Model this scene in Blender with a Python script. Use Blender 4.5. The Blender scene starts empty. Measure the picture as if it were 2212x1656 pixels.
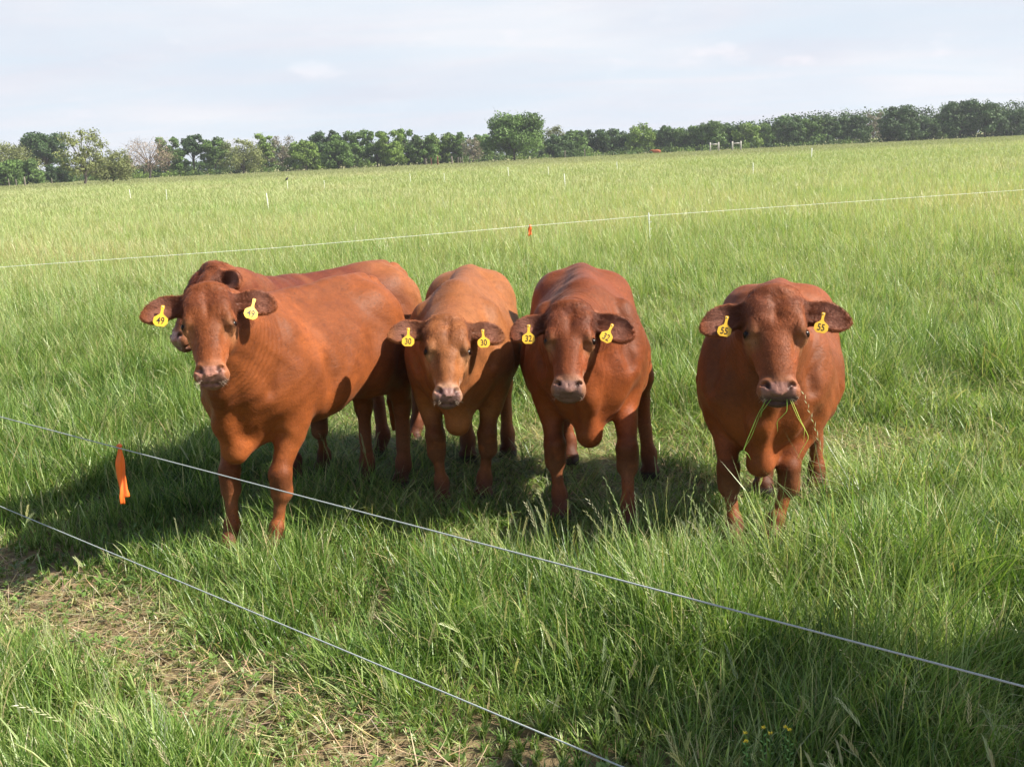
import bpy, math, random
import numpy as np
from mathutils import Vector, Matrix, Quaternion

# ------------------------------------------------------------------ camera, sky, sun
S = bpy.context.scene
COL = S.collection
H = 1.7                      # eye height of the photographer
FPX = 2335.0                 # focal length in pixels of a 2212 px wide print
TH, RO = math.radians(12.0), math.radians(2.8)
F_ = np.array([0, math.cos(TH), -math.sin(TH)])
R0 = np.array([1.0, 0, 0]); U0 = np.array([0, math.sin(TH), math.cos(TH)])
R_ = R0*math.cos(RO) - U0*math.sin(RO)
U_ = U0*math.cos(RO) + R0*math.sin(RO)

def ray(px, py):
    return F_ + R_*(px-1106)/FPX + U_*(828-py)/FPX
def gnd(px, py, h=0.0):
    r = ray(px, py); t = (h-H)/r[2]
    return (r*t)[:2]
def at_y(px, py, Y):
    r = ray(px, py); p = r*(Y/r[1]); p[2] += H
    return p

cam_data = bpy.data.cameras.new("camera")
cam = bpy.data.objects.new("camera", cam_data)
COL.objects.link(cam)
cam_data.sensor_fit = 'HORIZONTAL'
cam_data.sensor_width = 36.0
cam_data.lens = 36.0*FPX/2212.0
cam_data.clip_start = 0.05
cam_data.clip_end = 6000
m = Matrix(((R_[0], U_[0], -F_[0], 0), (R_[1], U_[1], -F_[1], 0), (R_[2], U_[2], -F_[2], H), (0, 0, 0, 1)))
cam.matrix_world = m
S.camera = cam
S.render.resolution_x, S.render.resolution_y = 1024, 766

SUN_EL, SUN_AZ = math.radians(43), math.radians(101)     # azimuth clockwise from +Y
sd = Vector((math.cos(SUN_EL)*math.sin(SUN_AZ), math.cos(SUN_EL)*math.cos(SUN_AZ), math.sin(SUN_EL)))
sl = bpy.data.lights.new("sun", 'SUN')
sl.energy = 5.0; sl.angle = math.radians(0.6); sl.color = (1.0, 0.93, 0.80)
so = bpy.data.objects.new("sun", sl); COL.objects.link(so)
so.rotation_mode = 'QUATERNION'
so.rotation_quaternion = (-sd).to_track_quat('-Z', 'Y')

class NT:
    """tiny helper to write node trees"""
    def __init__(s, tree): s.t = tree
    def n(s, typ, **kw):
        nd = s.t.nodes.new(typ)
        ins = kw.pop('i', {})
        for k, v in kw.items(): setattr(nd, k, v)
        for k, v in ins.items():
            if isinstance(v, tuple) and len(v) == 2 and hasattr(v[0], 'outputs'):
                s.t.links.new(v[0].outputs[v[1]], nd.inputs[k])
            elif hasattr(v, 'outputs'):
                s.t.links.new(v.outputs[0], nd.inputs[k])
            else:
                nd.inputs[k].default_value = v
        return nd
    def math(s, op, a, b=0.0, c=None):
        ins = {0: a, 1: b}
        if c is not None: ins[2] = c
        return s.n('ShaderNodeMath', operation=op, i=ins)
    def mix(s, f, a, b, blend='MIX'):
        nd = s.t.nodes.new('ShaderNodeMix'); nd.data_type = 'RGBA'; nd.blend_type = blend
        for k, v in ((0, f), (6, a), (7, b)):
            if isinstance(v, tuple) and len(v) == 2 and hasattr(v[0], 'outputs'): s.t.links.new(v[0].outputs[v[1]], nd.inputs[k])
            elif hasattr(v, 'outputs'): s.t.links.new(v.outputs[2] if v.bl_idname == 'ShaderNodeMix' else v.outputs[0], nd.inputs[k])
            else: nd.inputs[k].default_value = v if k == 0 or len(v) == 4 else (*v, 1)
        return nd
    def ramp(s, fac, stops):
        nd = s.t.nodes.new('ShaderNodeValToRGB')
        cr = nd.color_ramp
        while len(cr.elements) < len(stops): cr.elements.new(0.5)
        for e, (p, c) in zip(cr.elements, stops):
            e.position = p; e.color = c if len(c) == 4 else (*c, 1)
        if isinstance(fac, tuple): s.t.links.new(fac[0].outputs[fac[1]], nd.inputs[0])
        else: s.t.links.new(fac.outputs[0], nd.inputs[0])
        return nd
    def link(s, a, ai, b, bi): s.t.links.new(a.outputs[ai], b.inputs[bi])

def mixout(nd): return (nd, 2)

W = bpy.data.worlds.new("World"); S.world = W
W.use_nodes = True
W.node_tree.nodes.clear()
N = NT(W.node_tree)
tc = N.n('ShaderNodeTexCoord')
sky = N.n('ShaderNodeTexSky', sky_type='NISHITA', sun_disc=False, sun_elevation=SUN_EL, sun_rotation=SUN_AZ, air_density=1.0, dust_density=2.0, ozone_density=1.0)
skybg = N.n('ShaderNodeBackground', i={'Color': sky, 'Strength': 0.075})
sep = N.n('ShaderNodeSeparateXYZ', i={0: (tc, 'Generated')})
# clouds lie on a flat layer: project the direction on to it
zc = N.math('MAXIMUM', (sep, 2), 0.0)
zz = N.math('ADD', zc, 0.10)
cx = N.math('DIVIDE', (sep, 0), zz); cy = N.math('DIVIDE', (sep, 1), zz)
cv = N.n('ShaderNodeCombineXYZ', i={0: cx, 1: cy, 2: 0.0})
mp = N.n('ShaderNodeMapping', i={0: cv, 'Rotation': (0, 0, 0.35), 'Scale': (0.55, 1.1, 1)})
n1 = N.n('ShaderNodeTexNoise', i={0: mp, 'Scale': 1.3, 'Detail': 7.0, 'Roughness': 0.55, 'Distortion': 0.5})
n2 = N.n('ShaderNodeTexNoise', i={0: N.n('ShaderNodeMapping', i={0: (tc, 'Generated'), 'Scale': (1, 1, 4.5)}), 'Scale': 3.2, 'Detail': 7.0, 'Roughness': 0.55})
cov = N.ramp(n1, [(0.36, (0.4, 0.4, 0.4)), (0.62, (1, 1, 1))])
# small cumulus puffs low on the right
n3 = N.n('ShaderNodeTexNoise', i={0: N.n('ShaderNodeMapping', i={0: (tc, 'Generated'), 'Scale': (1, 1, 2.2)}), 'Scale': 16.0, 'Detail': 5.0, 'Roughness': 0.5})
puff = N.ramp(n3, [(0.60, (0, 0, 0)), (0.70, (1, 1, 1))])
low = N.ramp(N.math('ABSOLUTE', N.math('SUBTRACT', (sep, 2), 0.085)), [(0.0, (1, 1, 1)), (0.06, (0, 0, 0))])
pf = N.math('MULTIPLY', puff, low)
ccol = N.mix(N.ramp(n2, [(0.35, (0, 0, 0)), (0.65, (1, 1, 1))]), (0.385, 0.40, 0.45), (0.455, 0.463, 0.49))
ccol2 = N.mix(N.math('MULTIPLY', pf, 0.75), ccol, (0.51, 0.49, 0.51))
blue = N.mix(N.math('MULTIPLY', cov, 1.0), (0.37, 0.43, 0.485), ccol2)
# the cloud veil is bright near the horizon and thin overhead
elev = N.ramp((sep, 2), [(0.0, (1, 1, 1)), (0.16, (0.96, 0.96, 0.96)), (0.28, (0.42, 0.42, 0.42)), (0.65, (0.12, 0.12, 0.12))])
cbg = N.n('ShaderNodeBackground', i={'Color': mixout(blue), 'Strength': 1.0})
# the veil is thicker ahead than behind the photographer
ahead = N.n('ShaderNodeMapRange', i={0: (sep, 1), 1: -0.3, 2: 0.4, 3: 0.45, 4: 1.0})
elev = N.math('MULTIPLY', elev, ahead)
ms = N.n('ShaderNodeMixShader', i={0: elev, 1: skybg, 2: cbg})
N.n('ShaderNodeOutputWorld', i={0: ms})

S.view_settings.view_transform = 'Standard'
S.view_settings.look = 'None'
S.view_settings.gamma = 1.0
S.view_settings.use_curve_mapping = False
S.view_settings.exposure = 1.02
S.render.engine = 'CYCLES'
S.cycles.use_denoising = True
S.cycles.max_bounces = 6
S.cycles.diffuse_bounces = 3
S.cycles.glossy_bounces = 2
S.cycles.transmission_bounces = 3
S.cycles.transparent_max_bounces = 8
S.cycles.sample_clamp_indirect = 4.0

# ------------------------------------------------------------------ helpers
rng = np.random.default_rng(7)
random.seed(7)

def tag(o, label=None, cat=None, group=None, kind=None):
    if label: o['label'] = label
    if cat: o['category'] = cat
    if group: o['group'] = group
    if kind: o['kind'] = kind
    return o

def empty(name, loc=(0, 0, 0), rz=0.0):
    o = bpy.data.objects.new(name, None); COL.objects.link(o)
    o.location = loc; o.rotation_euler = (0, 0, rz); o.empty_display_size = 0.2
    return o

def obj(name, me, mat, parent=None):
    o = bpy.data.objects.new(name, me); COL.objects.link(o)
    if mat and not me.materials: me.materials.append(mat)
    if parent: o.parent = parent
    return o

def mesh_np(name, V, Fq=None, Ft=None, smooth=True):
    """mesh from numpy arrays of quads and/or triangles"""
    me = bpy.data.meshes.new(name)
    V = np.ascontiguousarray(V, dtype=np.float32)
    me.vertices.add(len(V)); me.vertices.foreach_set('co', V.ravel())
    parts, tot = [], []
    if Fq is not None and len(Fq): parts.append(np.asarray(Fq, np.int32).ravel()); tot.append(np.full(len(Fq), 4, np.int32))
    if Ft is not None and len(Ft): parts.append(np.asarray(Ft, np.int32).ravel()); tot.append(np.full(len(Ft), 3, np.int32))
    li = np.concatenate(parts); tt = np.concatenate(tot)
    st = np.concatenate([[0], np.cumsum(tt)[:-1]]).astype(np.int32)
    me.loops.add(len(li)); me.loops.foreach_set('vertex_index', li)
    me.polygons.add(len(tt)); me.polygons.foreach_set('loop_start', st)
    me.polygons.foreach_set('loop_total', tt)
    me.polygons.foreach_set('use_smooth', np.full(len(tt), bool(smooth)))
    me.update(calc_edges=True)
    return me

def set_col(me, C, name='Col'):
    a = me.color_attributes.new(name, 'FLOAT_COLOR', 'POINT')
    C = np.asarray(C, np.float32)
    if C.shape[1] == 3: C = np.concatenate([C, np.ones((len(C), 1), np.float32)], 1)
    a.data.foreach_set('color', np.ascontiguousarray(C).ravel())

def noise2(x, y, scale, seed=0):
    """smooth value noise in 0..1"""
    x = np.asarray(x, np.float64)/scale; y = np.asarray(y, np.float64)/scale
    xi = np.floor(x).astype(np.int64); yi = np.floor(y).astype(np.int64)
    fx = x-xi; fy = y-yi
    fx = fx*fx*(3-2*fx); fy = fy*fy*(3-2*fy)
    def h(a, b):
        n = (a*374761393 + b*668265263 + seed*1442695041) & 0xffffffff
        n = ((n ^ (n >> 13))*1274126177) & 0xffffffff
        return ((n ^ (n >> 16)) & 0xffff)/65535.0
    return (h(xi, yi)*(1-fx)+h(xi+1, yi)*fx)*(1-fy) + (h(xi, yi+1)*(1-fx)+h(xi+1, yi+1)*fx)*fy

def fbm2(x, y, scale, seed=0, oct=3):
    v = 0; a = 1; t = 0
    for o in range(oct):
        v = v + a*noise2(x, y, scale/(2**o), seed+o*17); t += a; a *= .5
    return v/t

def material(name):
    mt = bpy.data.materials.new(name); mt.use_nodes = True
    mt.node_tree.nodes.clear()
    return mt, NT(mt.node_tree)

def simple_mat(name, col, rough=0.6, metal=0.0, var=0.12, scale=30.0, bump=0.0, spec=0.5):
    mt, n = material(name)
    t = n.n('ShaderNodeTexCoord')
    nz = n.n('ShaderNodeTexNoise', i={0: (t, 'Object'), 'Scale': scale, 'Detail': 4.0})
    c = n.mix(nz, tuple(c*(1-var) for c in col), tuple(min(1, c*(1+var)) for c in col))
    b = n.n('ShaderNodeBsdfPrincipled', i={'Base Color': mixout(c), 'Roughness': rough, 'Metallic': metal, 'Specular IOR Level': spec})
    if bump:
        bp = n.n('ShaderNodeBump', i={'Height': nz, 'Strength': bump, 'Distance': 0.01}); n.link(bp, 0, b, 'Normal')
    n.n('ShaderNodeOutputMaterial', i={0: b})
    return mt

def tube_np(P, r, seg=8, flat=None):
    """tube round a polyline P (n,3), radii r (n,) -> verts, quads"""
    P = np.asarray(P, float); n = len(P); r = np.broadcast_to(np.asarray(r, float), (n,))
    T = np.gradient(P, axis=0); T /= np.linalg.norm(T, axis=1)[:, None]+1e-9
    ref = np.array([0, 0, 1.0]) if abs(T[0][2]) < .9 else np.array([1.0, 0, 0])
    A = np.cross(T, ref); A /= np.linalg.norm(A, axis=1)[:, None]+1e-9
    B = np.cross(T, A)
    ang = np.linspace(0, 2*np.pi, seg, endpoint=False)
    V = P[:, None] + r[:, None, None]*(A[:, None]*np.cos(ang)[None, :, None] + B[:, None]*np.sin(ang)[None, :, None])
    V = V.reshape(-1, 3)
    i = np.arange(n-1)[:, None]*seg; j = np.arange(seg)[None]; k = (j+1) % seg
    Q = np.stack([i+j, i+k, i+seg+k, i+seg+j], -1).reshape(-1, 4)
    return V, Q
ONLY = None
RES = 0.006
GDEN = 1.0
FURD = 1.0
# ------------------------------------------------------------------ cattle: bodies as one continuous surface
f32 = np.float32
def unit(v): v = np.asarray(v, float); return v/np.linalg.norm(v)

class Body:
    """collects rounded primitives and polygonises their smooth union"""
    def __init__(s): s.pr = []
    def add(s, fn, lo, hi, k=0.03, op='u'): s.pr.append((fn, np.array(lo, f32), np.array(hi, f32), k, op))
    def cone(s, a, b, ra, rb, k=0.03, sy=1.0, op='u', ax=None):
        a = np.array(a, f32); b = np.array(b, f32); d = b-a; L2 = float(d@d)+1e-9
        axv = None if ax is None else np.array(ax, f32)
        def fn(P):
            q = P-a; t = np.clip((q@d)/L2, 0, 1)
            w = q - t[:, None]*d
            if sy != 1.0:
                if axv is None: w = w*np.array([1, 1/sy, 1], f32)
                else: w = w + axv*((w@axv)*(1/sy-1))[:, None]
            return (np.sqrt((w*w).sum(1)) - (ra+(rb-ra)*t))*(min(1, sy) if sy < 1 else 1)
        R = max(ra, rb)*max(1, sy)
        s.add(fn, np.minimum(a, b)-R, np.maximum(a, b)+R, k, op)
    def ell(s, c, r, M=None, k=0.03, op='u'):
        c = np.array(c, f32); r = np.array(r, f32); M = None if M is None else np.array(M, f32)
        def fn(P):
            q = P-c
            if M is not None: q = q@M.T          # rows of M are the local axes
            k0 = np.sqrt(((q/r)**2).sum(1)); k1 = np.sqrt(((q/(r*r))**2).sum(1))+1e-6
            return k0*(k0-1)/k1
        R = float(r.max()); s.add(fn, c-R, c+R, k, op)
    def eval(s, P):
        D = np.full(len(P), 9.0, f32)
        for fn, lo, hi, k, op in s.pr:
            mg = k+0.02 if op == 'u' else k+0.005
            idx = np.nonzero(((P > lo-mg) & (P < hi+mg)).all(1))[0]
            if not len(idx): continue
            b = fn(P[idx]).astype(f32); a = D[idx]
            if op == 'u':
                h = np.maximum(k-np.abs(a-b), 0)/k
                D[idx] = np.minimum(a, b)-h*h*k*.25
            elif op == 's':
                b = -b; h = np.maximum(k-np.abs(a-b), 0)/k
                D[idx] = np.maximum(a, b)+h*h*k*.25
            else:                                 # displacement
                D[idx] = a+b
        return D
    def polygonise(s, h):
        lo = np.min([p[1] for p in s.pr if p[4] == 'u'], 0)-0.03; hi = np.max([p[2] for p in s.pr if p[4] == 'u'], 0)+0.03
        B = 4
        nb = np.ceil((hi-lo)/(h*B)).astype(int)+1
        bx, by, bz = np.meshgrid(*[np.arange(n) for n in nb], indexing='ij')
        bc = np.stack([bx, by, bz], -1).reshape(-1, 3)
        cen = (lo+(bc+0.5)*h*B - h*.5).astype(f32)
        dc = s.eval(cen)
        keep = np.abs(dc) < 3.5*h*2.2+0.012
        n = nb*B
        G = np.repeat(np.repeat(np.repeat(np.where(dc < 0, -1, 1).astype(f32).reshape(nb), B, 0), B, 1), B, 2)
        bk = bc[keep]
        o = np.stack(np.meshgrid(range(B), range(B), range(B), indexing='ij'), -1).reshape(-1, 3)
        for c0 in range(0, len(bk), 20000):
            I = (bk[c0:c0+20000, None]*B + o[None]).reshape(-1, 3)
            G[I[:, 0], I[:, 1], I[:, 2]] = s.eval((lo+I*h).astype(f32))
        Sg = G < 0
        cnt = np.zeros(n-1, np.uint8)
        for a in (0, 1):
            for b in (0, 1):
                for c in (0, 1):
                    cnt += Sg[a:n[0]-1+a, b:n[1]-1+b, c:n[2]-1+c]
        C = np.argwhere((cnt > 0) & (cnt < 8))
        vid = np.full(n-1, -1, np.int32); vid[C[:, 0], C[:, 1], C[:, 2]] = np.arange(len(C))
        acc = np.zeros((len(C), 3)); num = np.zeros(len(C))
        cor = [(a, b, c) for a in (0, 1) for b in (0, 1) for c in (0, 1)]
        val = {q: G[C[:, 0]+q[0], C[:, 1]+q[1], C[:, 2]+q[2]] for q in cor}
        for ax in range(3):
            for q in cor:
                if q[ax]: continue
                q2 = tuple(q[i]+(i == ax) for i in range(3))
                a, b = val[q], val[q2]
                cr = (a < 0) != (b < 0)
                t = np.where(cr, a/(a-b+(a == b)), 0)
                p = np.array(q, float)[None]+np.zeros((len(C), 3)); p[:, ax] += t
                acc += p*cr[:, None]; num += cr
        V = lo+(C+acc/num[:, None])*h
        Q = []
        for ax in range(3):
            u, v = [(1, 2), (2, 0), (0, 1)][ax]
            sl0 = [slice(1, n[i]-1) for i in range(3)]; sl1 = list(sl0)
            sl0[ax] = slice(0, n[ax]-1); sl1[ax] = slice(1, n[ax])
            A = Sg[tuple(sl0)]; Bm = Sg[tuple(sl1)]
            for flip, mk in ((False, A & ~Bm), (True, ~A & Bm)):
                E = np.argwhere(mk)
                if not len(E): continue
                E = E+1; E[:, ax] -= 1
                du = np.zeros(3, int); du[u] = 1; dv = np.zeros(3, int); dv[v] = 1
                q = [vid[tuple((E-du-dv).T)], vid[tuple((E-dv).T)], vid[tuple(E.T)], vid[tuple((E-du).T)]]
                if flip: q = q[::-1]
                q = np.stack(q, 1); Q.append(q[(q >= 0).all(1)])
        return V, np.concatenate(Q)

def interp(x, xs, ys):
    """smooth (pchip-like) interpolation"""
    xs = np.asarray(xs, float); ys = np.asarray(ys, float)
    m = np.gradient(ys, xs)
    i = np.clip(np.searchsorted(xs, x)-1, 0, len(xs)-2)
    h = xs[i+1]-xs[i]; t = np.clip((x-xs[i])/h, 0, 1)
    return (ys[i]*(1+2*t)*(1-t)**2 + h*m[i]*t*(1-t)**2 + ys[i+1]*t*t*(3-2*t) + h*m[i+1]*t*t*(t-1))

def sstep(a, b, x):
    t = np.clip((x-a)/(b-a), 0, 1); return t*t*(3-2*t)

TR = np.array([  # x, top z, bottom z, half width, exponent
 (-0.78, 0.95, 0.86, 0.035, 2.0), (-0.74, 1.06, 0.72, 0.130, 2.1), (-0.66, 1.105, 0.64, 0.195, 2.2), (-0.52, 1.135, 0.60, 0.235, 2.3),
 (-0.38, 1.145, 0.575, 0.262, 2.3), (-0.18, 1.125, 0.535, 0.285, 2.3), (0.05, 1.115, 0.51, 0.300, 2.3), (0.24, 1.12, 0.515, 0.280, 2.3),
 (0.38, 1.13, 0.535, 0.240, 2.2), (0.50, 1.08, 0.56, 0.195, 2.1), (0.60, 0.98, 0.60, 0.14, 2.0), (0.64, 0.86, 0.64, 0.05, 2.0)])
HD = np.array([  # u, half width, front w, back w, exponent
 (-0.035, 0.030, -0.02, -0.06, 2.0), (-0.015, 0.078, 0.010, -0.085, 2.1), (0.02, 0.104, 0.034, -0.10, 2.2), (0.08, 0.121, 0.050, -0.13, 2.4), (0.14, 0.118, 0.054, -0.155, 2.5),
 (0.20, 0.108, 0.050, -0.17, 2.5), (0.26, 0.088, 0.046, -0.16, 2.6), (0.32, 0.070, 0.043, -0.135, 2.7), (0.38, 0.066, 0.040, -0.11, 2.7),
 (0.43, 0.070, 0.035, -0.095, 2.7), (0.47, 0.072, 0.022, -0.085, 2.5), (0.500, 0.060, -0.002, -0.075, 2.3), (0.515, 0.035, -0.025, -0.06, 2.0)])

def loft_fn(tab, narrow):
    x0, x1 = tab[0, 0], tab[-1, 0]
    def fn(L):                                  # L: local (axis, side, normal)
        x = np.clip(L[:, 0], x0, x1)
        t = interp(x, tab[:, 0], tab[:, 1]); b = interp(x, tab[:, 0], tab[:, 2])
        w = interp(x, tab[:, 0], tab[:, 3]); n = interp(x, tab[:, 0], tab[:, 4])
        zc = (t+b)/2; hh = np.abs(t-b)/2+1e-4
        zn = (L[:, 2]-zc)/hh
        ww = w*(1-narrow*np.clip(zn, -1, 1))
        g = (np.abs(L[:, 1]/ww)**n+np.abs(zn)**n)**(1/n)
        d = (g-1)*np.minimum(ww, hh)
        dx = L[:, 0]-x
        return np.where(dx == 0, d, np.sqrt(dx*dx+np.maximum(d, 0)**2)+np.minimum(d, 0)*0)
    return fn

def make_cow(spec):
    """returns the cow as an Empty with body, eyes and tags"""
    s = spec
    hind, front = np.array(s['hind']), np.array(s['front'])        # world midpoints of the feet pairs
    axis = unit(np.append(front-hind, 0)); sc = s.get('scale', 1.0)
    off = s.get('shift', 0.0)
    org = np.append((hind+front)/2, 0)+axis*off
    lat = np.array([-axis[1], axis[0], 0]); upv = np.array([0, 0, 1.0])
    M = np.array([axis, lat, upv])                                  # world -> local rows
    tl = lambda p: M@(np.asarray(p, float)-org)
    td = lambda d: M@np.asarray(d, float)
    lx, ly, lz = s.get('len', 1.0)*sc, s.get('wid', 1.0)*sc, s.get('hgt', 1.0)*sc
    B = Body()
    cz = s.get('chest', 0.0)
    tf = loft_fn(np.array([(r[0], r[1], r[2]-cz*float(sstep(.0, .3, r[0])*(r[0] < .62)), r[3], r[4]-.22) for r in TR]), 0.33)
    belly = s.get('belly', 0.0)
    def trunk(P):
        L = P/np.array([lx, ly, lz], f32)
        if belly: L = L.copy(); L[:, 2] = L[:, 2]+belly*np.exp(-((L[:, 0]+.05)/.35)**2)*sstep(.8, .5, L[:, 2])
        return tf(L)*min(lx, ly, lz)
    B.add(trunk, (-.80*lx, -.37*ly, .40*lz), (.66*lx, .37*ly, 1.17*lz), 0.05)
    X = lambda a, b, c: np.array([a*lx, b*ly, c*lz])
    # ridge of the back, hips, tail head, shoulders, hollow of the flank
    B.cone(X(-.60, 0, 1.10), X(.34, 0, 1.105), .035, .045, k=.06)
    for sg in (-1, 1):
        B.ell(X(-.44, sg*.135, 1.00), X(.09, .065, .06), k=.08)           # hook bone
        B.ell(X(-.68, sg*.09, .95), X(.08, .055, .07), k=.07)               # pin bone
        B.ell(X(.36, sg*.175, .84), X(.12, .085, .22), k=.075)              # shoulder blade
        B.ell(X(.49, sg*.150, .755), X(.08, .08, .10), k=.05)             # point of shoulder
        B.ell(X(-.30, sg*.33, .93), X(.11, .055, .10), k=.06, op='s')      # flank hollow
        B.ell(X(.17, sg*.330, .80), X(.035, .045, .24), k=.06, op='s')
        B.cone(X(.50, sg*.155, 1.0), X(.56, sg*.20, .78), .016, .016, k=.06, op='s')      # behind the shoulder
    # legs
    feet = {}
    for nm, x0, y0 in (('fl', .36, .16), ('fr', .36, -.16), ('hl', -.58, .15), ('hr', -.58, -.15)):
        w = s['feet'].get(nm)
        p = tl((*w, 0)) if w is not None else np.array([x0*lx, y0*ly, 0]) + (tl((*( front if nm[0] == 'f' else hind), 0))-np.array([x0*lx, 0, 0]))*[1, 0, 0]
        p[2] = 0; feet[nm] = p
    kneem = []
    LS = s.get('legs', .94)*sc
    for nm in ('fl', 'fr'):
        sg = 1 if nm[1] == 'l' else -1; ft = feet[nm]
        el = X(.34, sg*.175, .615); sh = X(.38, sg*.165, .80)
        bend = s.get('bend', {}).get(nm, 0.0)
        kn = el*.46+np.array([ft[0], ft[1], .04])*.54; kn[2] = .315*lz; kn[0] += .015+bend
        fk = kn*.25+np.array([ft[0], ft[1], .04])*.75; fk[2] = .115*lz; fk[0] += -.01+bend*.1
        B.cone(sh, el, .112*LS, .074*LS, k=.06, sy=.85)
        B.cone(el, kn+[0, 0, .06], .071*LS, .045*LS, k=.04)
        B.ell(el+[.03, 0, -.02], (.07*LS, .054*LS, .12*LS), k=.045)
        B.cone(kn+[.006, 0, .045], kn+[.004, 0, -.035], .054*LS, .051*LS, k=.025)
        B.cone(kn, fk, .031*LS, .027*LS, k=.02)
        B.cone(fk+[0, 0, .015], fk-[0, 0, .015], .038*LS, .038*LS, k=.02)
        B.cone(fk, ft+[.025, 0, .05], .033*LS, .043*LS, k=.02)
        B.cone(ft+[.03, .018, .04], ft+[.055, .02, .012], .036*LS, .034*LS, k=.012)
        B.cone(ft+[.03, -.018, .04], ft+[.055, -.02, .012], .036*LS, .034*LS, k=.012)
        kneem.append((kn, fk))
    for nm in ('hl', 'hr'):
        sg = 1 if nm[1] == 'l' else -1; ft = feet[nm]
        hp = X(-.50, sg*.14, .92); st = X(-.36, sg*.195, .68)
        hk = np.array([ft[0]-.065, ft[1]*.8+sg*.15*ly*.2, .44*lz]); fk = np.array([ft[0]-.015, ft[1], .12*lz])
        B.cone(hp, st, .17*sc, .115*sc, k=.08, sy=.75)
        B.cone(X(-.63, sg*.12, .86), hk+[.03, 0, .16], .115*sc, .062*sc, k=.08, sy=.85)
        B.cone(st, hk+[.04, 0, .10], .105*sc, .055*LS, k=.07, sy=.85)
        B.cone(hk+[.035, 0, .10], hk, .055*LS, .046*LS, k=.05)
        B.cone(hk+[-.025, 0, .035], hk+[0, 0, -.03], .035*LS, .042*LS, k=.03)
        B.cone(hk, fk, .041*LS, .034*LS, k=.03)
        B.cone(fk+[0, 0, .015], fk-[0, 0, .015], .042*LS, .041*LS, k=.025)
        B.cone(fk, ft+[.025, 0, .05], .036*LS, .045*LS, k=.02)
        B.cone(ft+[.03, .018, .04], ft+[.055, .02, .012], .036*LS, .034*LS, k=.012)
        B.cone(ft+[.03, -.018, .04], ft+[.055, -.02, .012], .036*LS, .034*LS, k=.012)
        kneem.append((hk, fk))
    # tail
    T0 = X(-.72, 0, 1.07)
    tp = [T0, X(-.80, 0, 1.02), X(-.82, .0, .85), X(-.80, s.get('tail', .03), .62), X(-.78, s.get('tail', .03)*1.5, .42)]
    for a, b, ra, rb in zip(tp[:-1], tp[1:], (.05, .036, .024, .02), (.036, .024, .02, .022)): B.cone(a, b, ra*sc, rb*sc, k=.03)
    B.cone(tp[-1], tp[-1]-[0, 0, .16*sc], .026*sc, .012*sc, k=.02)
    # head frame
    P0 = np.array(s['poll']); MZ = np.array(s['muz'])
    Lh = np.linalg.norm(MZ-P0); hs = Lh/0.53
    u = (MZ-P0)/Lh
    tocam = unit(np.array([0, 0, H])-P0); w = unit(tocam-u*(tocam@u))
    v = np.cross(w, u)                                            # animal's left = picture right when facing us
    yaw = math.radians(s.get('yaw', 0)); w, v = w*math.cos(yaw)+v*math.sin(yaw), v*math.cos(yaw)-w*math.sin(yaw)
    if v@lat < 0 and s.get('face', True): pass
    ul, vl, wl = td(u), td(v), td(w)
    O = tl(P0)+ul*.03*hs-wl*.03*hs
    HM = np.array([ul, vl, wl])
    hw = s.get('hwid', 1.0)
    G = lambda a, b, c: O+hs*(a*ul+b*vl+c*wl)
    toH = lambda P: ((P-O)@HM.T/hs)
    hf = loft_fn(np.array([(r[0], r[2], r[3], r[1]*hw, r[4]) for r in HD]), -0.22)
    hfn = lambda P: hf(toH(P))*hs
    # neck
    nk0, nk1 = X(.30, 0, 1.00), G(.03, 0, -.10)
    lk0, lk1 = X(.47, 0, .72), G(.20, 0, -.13)
    nw = s.get('neck', 1.0)
    for k_ in range(5):
        a, b = k_/5, (k_+1)/5
        sag = lambda t: np.array([0, 0, -.03*math.sin(math.pi*t)])
        ra, rb = (.14*(1-a)+.075*a)*nw, (.14*(1-b)+.075*b)*nw
        B.cone(nk0*(1-a)+nk1*a+sag(a), nk0*(1-b)+nk1*b+sag(b), ra*sc, rb*sc, k=.06)
        ra, rb = (.135*(1-a)+.068*a)*nw, (.135*(1-b)+.068*b)*nw
        B.cone(lk0*(1-a)+lk1*a+sag(a), lk0*(1-b)+lk1*b+sag(b), ra*sc, rb*sc, k=.06)
        m0, m1 = (nk0+lk0)/2, (nk1+lk1)/2
        ra, rb = (.18*(1-a)+.10*a)*nw, (.18*(1-b)+.10*b)*nw
        B.cone(m0*(1-a)+m1*a, m0*(1-b)+m1*b, ra*sc, rb*sc, k=.06)
    # dewlap and brisket
    dw = s.get('dewlap', 1.0)
    d0 = G(.27, 0, -.135); d1 = X(.645, 0, .66)+[0, 0, -.03*dw]; d2 = X(.585, 0, .550-cz)+[0, 0, -.05*dw]; d3 = X(.42, 0, .565-cz)+[0, 0, -.01*dw]
    c0 = d0*.5+d1*.5+[0.0, 0, -.02]
    for a, b, ra, rb in ((d0, c0, .026, .022), (c0, d1, .022, .022), (d1, d2, .034, .040), (d2, d3, .044, .07)):
        B.cone(a, b, ra*sc, rb*sc, k=.07*sc)
    B.ell(X(.47, 0, .655-cz), X(.12, .115, .11), k=.08)
    for a, b, ra, rb in ((c0, d1, .020, .020), (d1, d2, .022, .024)): B.cone(a, b, ra*sc, rb*sc, k=.02)
    if s.get('face', True):
        pass
    lo = np.min([G(a, b, c) for a in (-.06, .54) for b in (-.15, .15) for c in (-.19, .08)], 0)
    hi = np.max([G(a, b, c) for a in (-.06, .54) for b in (-.15, .15) for c in (-.19, .08)], 0)
    B.add(hfn, lo, hi, 0.045*hs)
    hE = lambda c, r, k, op='u', rows=HM: B.ell(G(*c), np.array(r)*hs, rows, k*hs, op)
    hE((.01, 0, .0), (.045, .078, .045), .04)                                # crown of the poll
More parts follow.
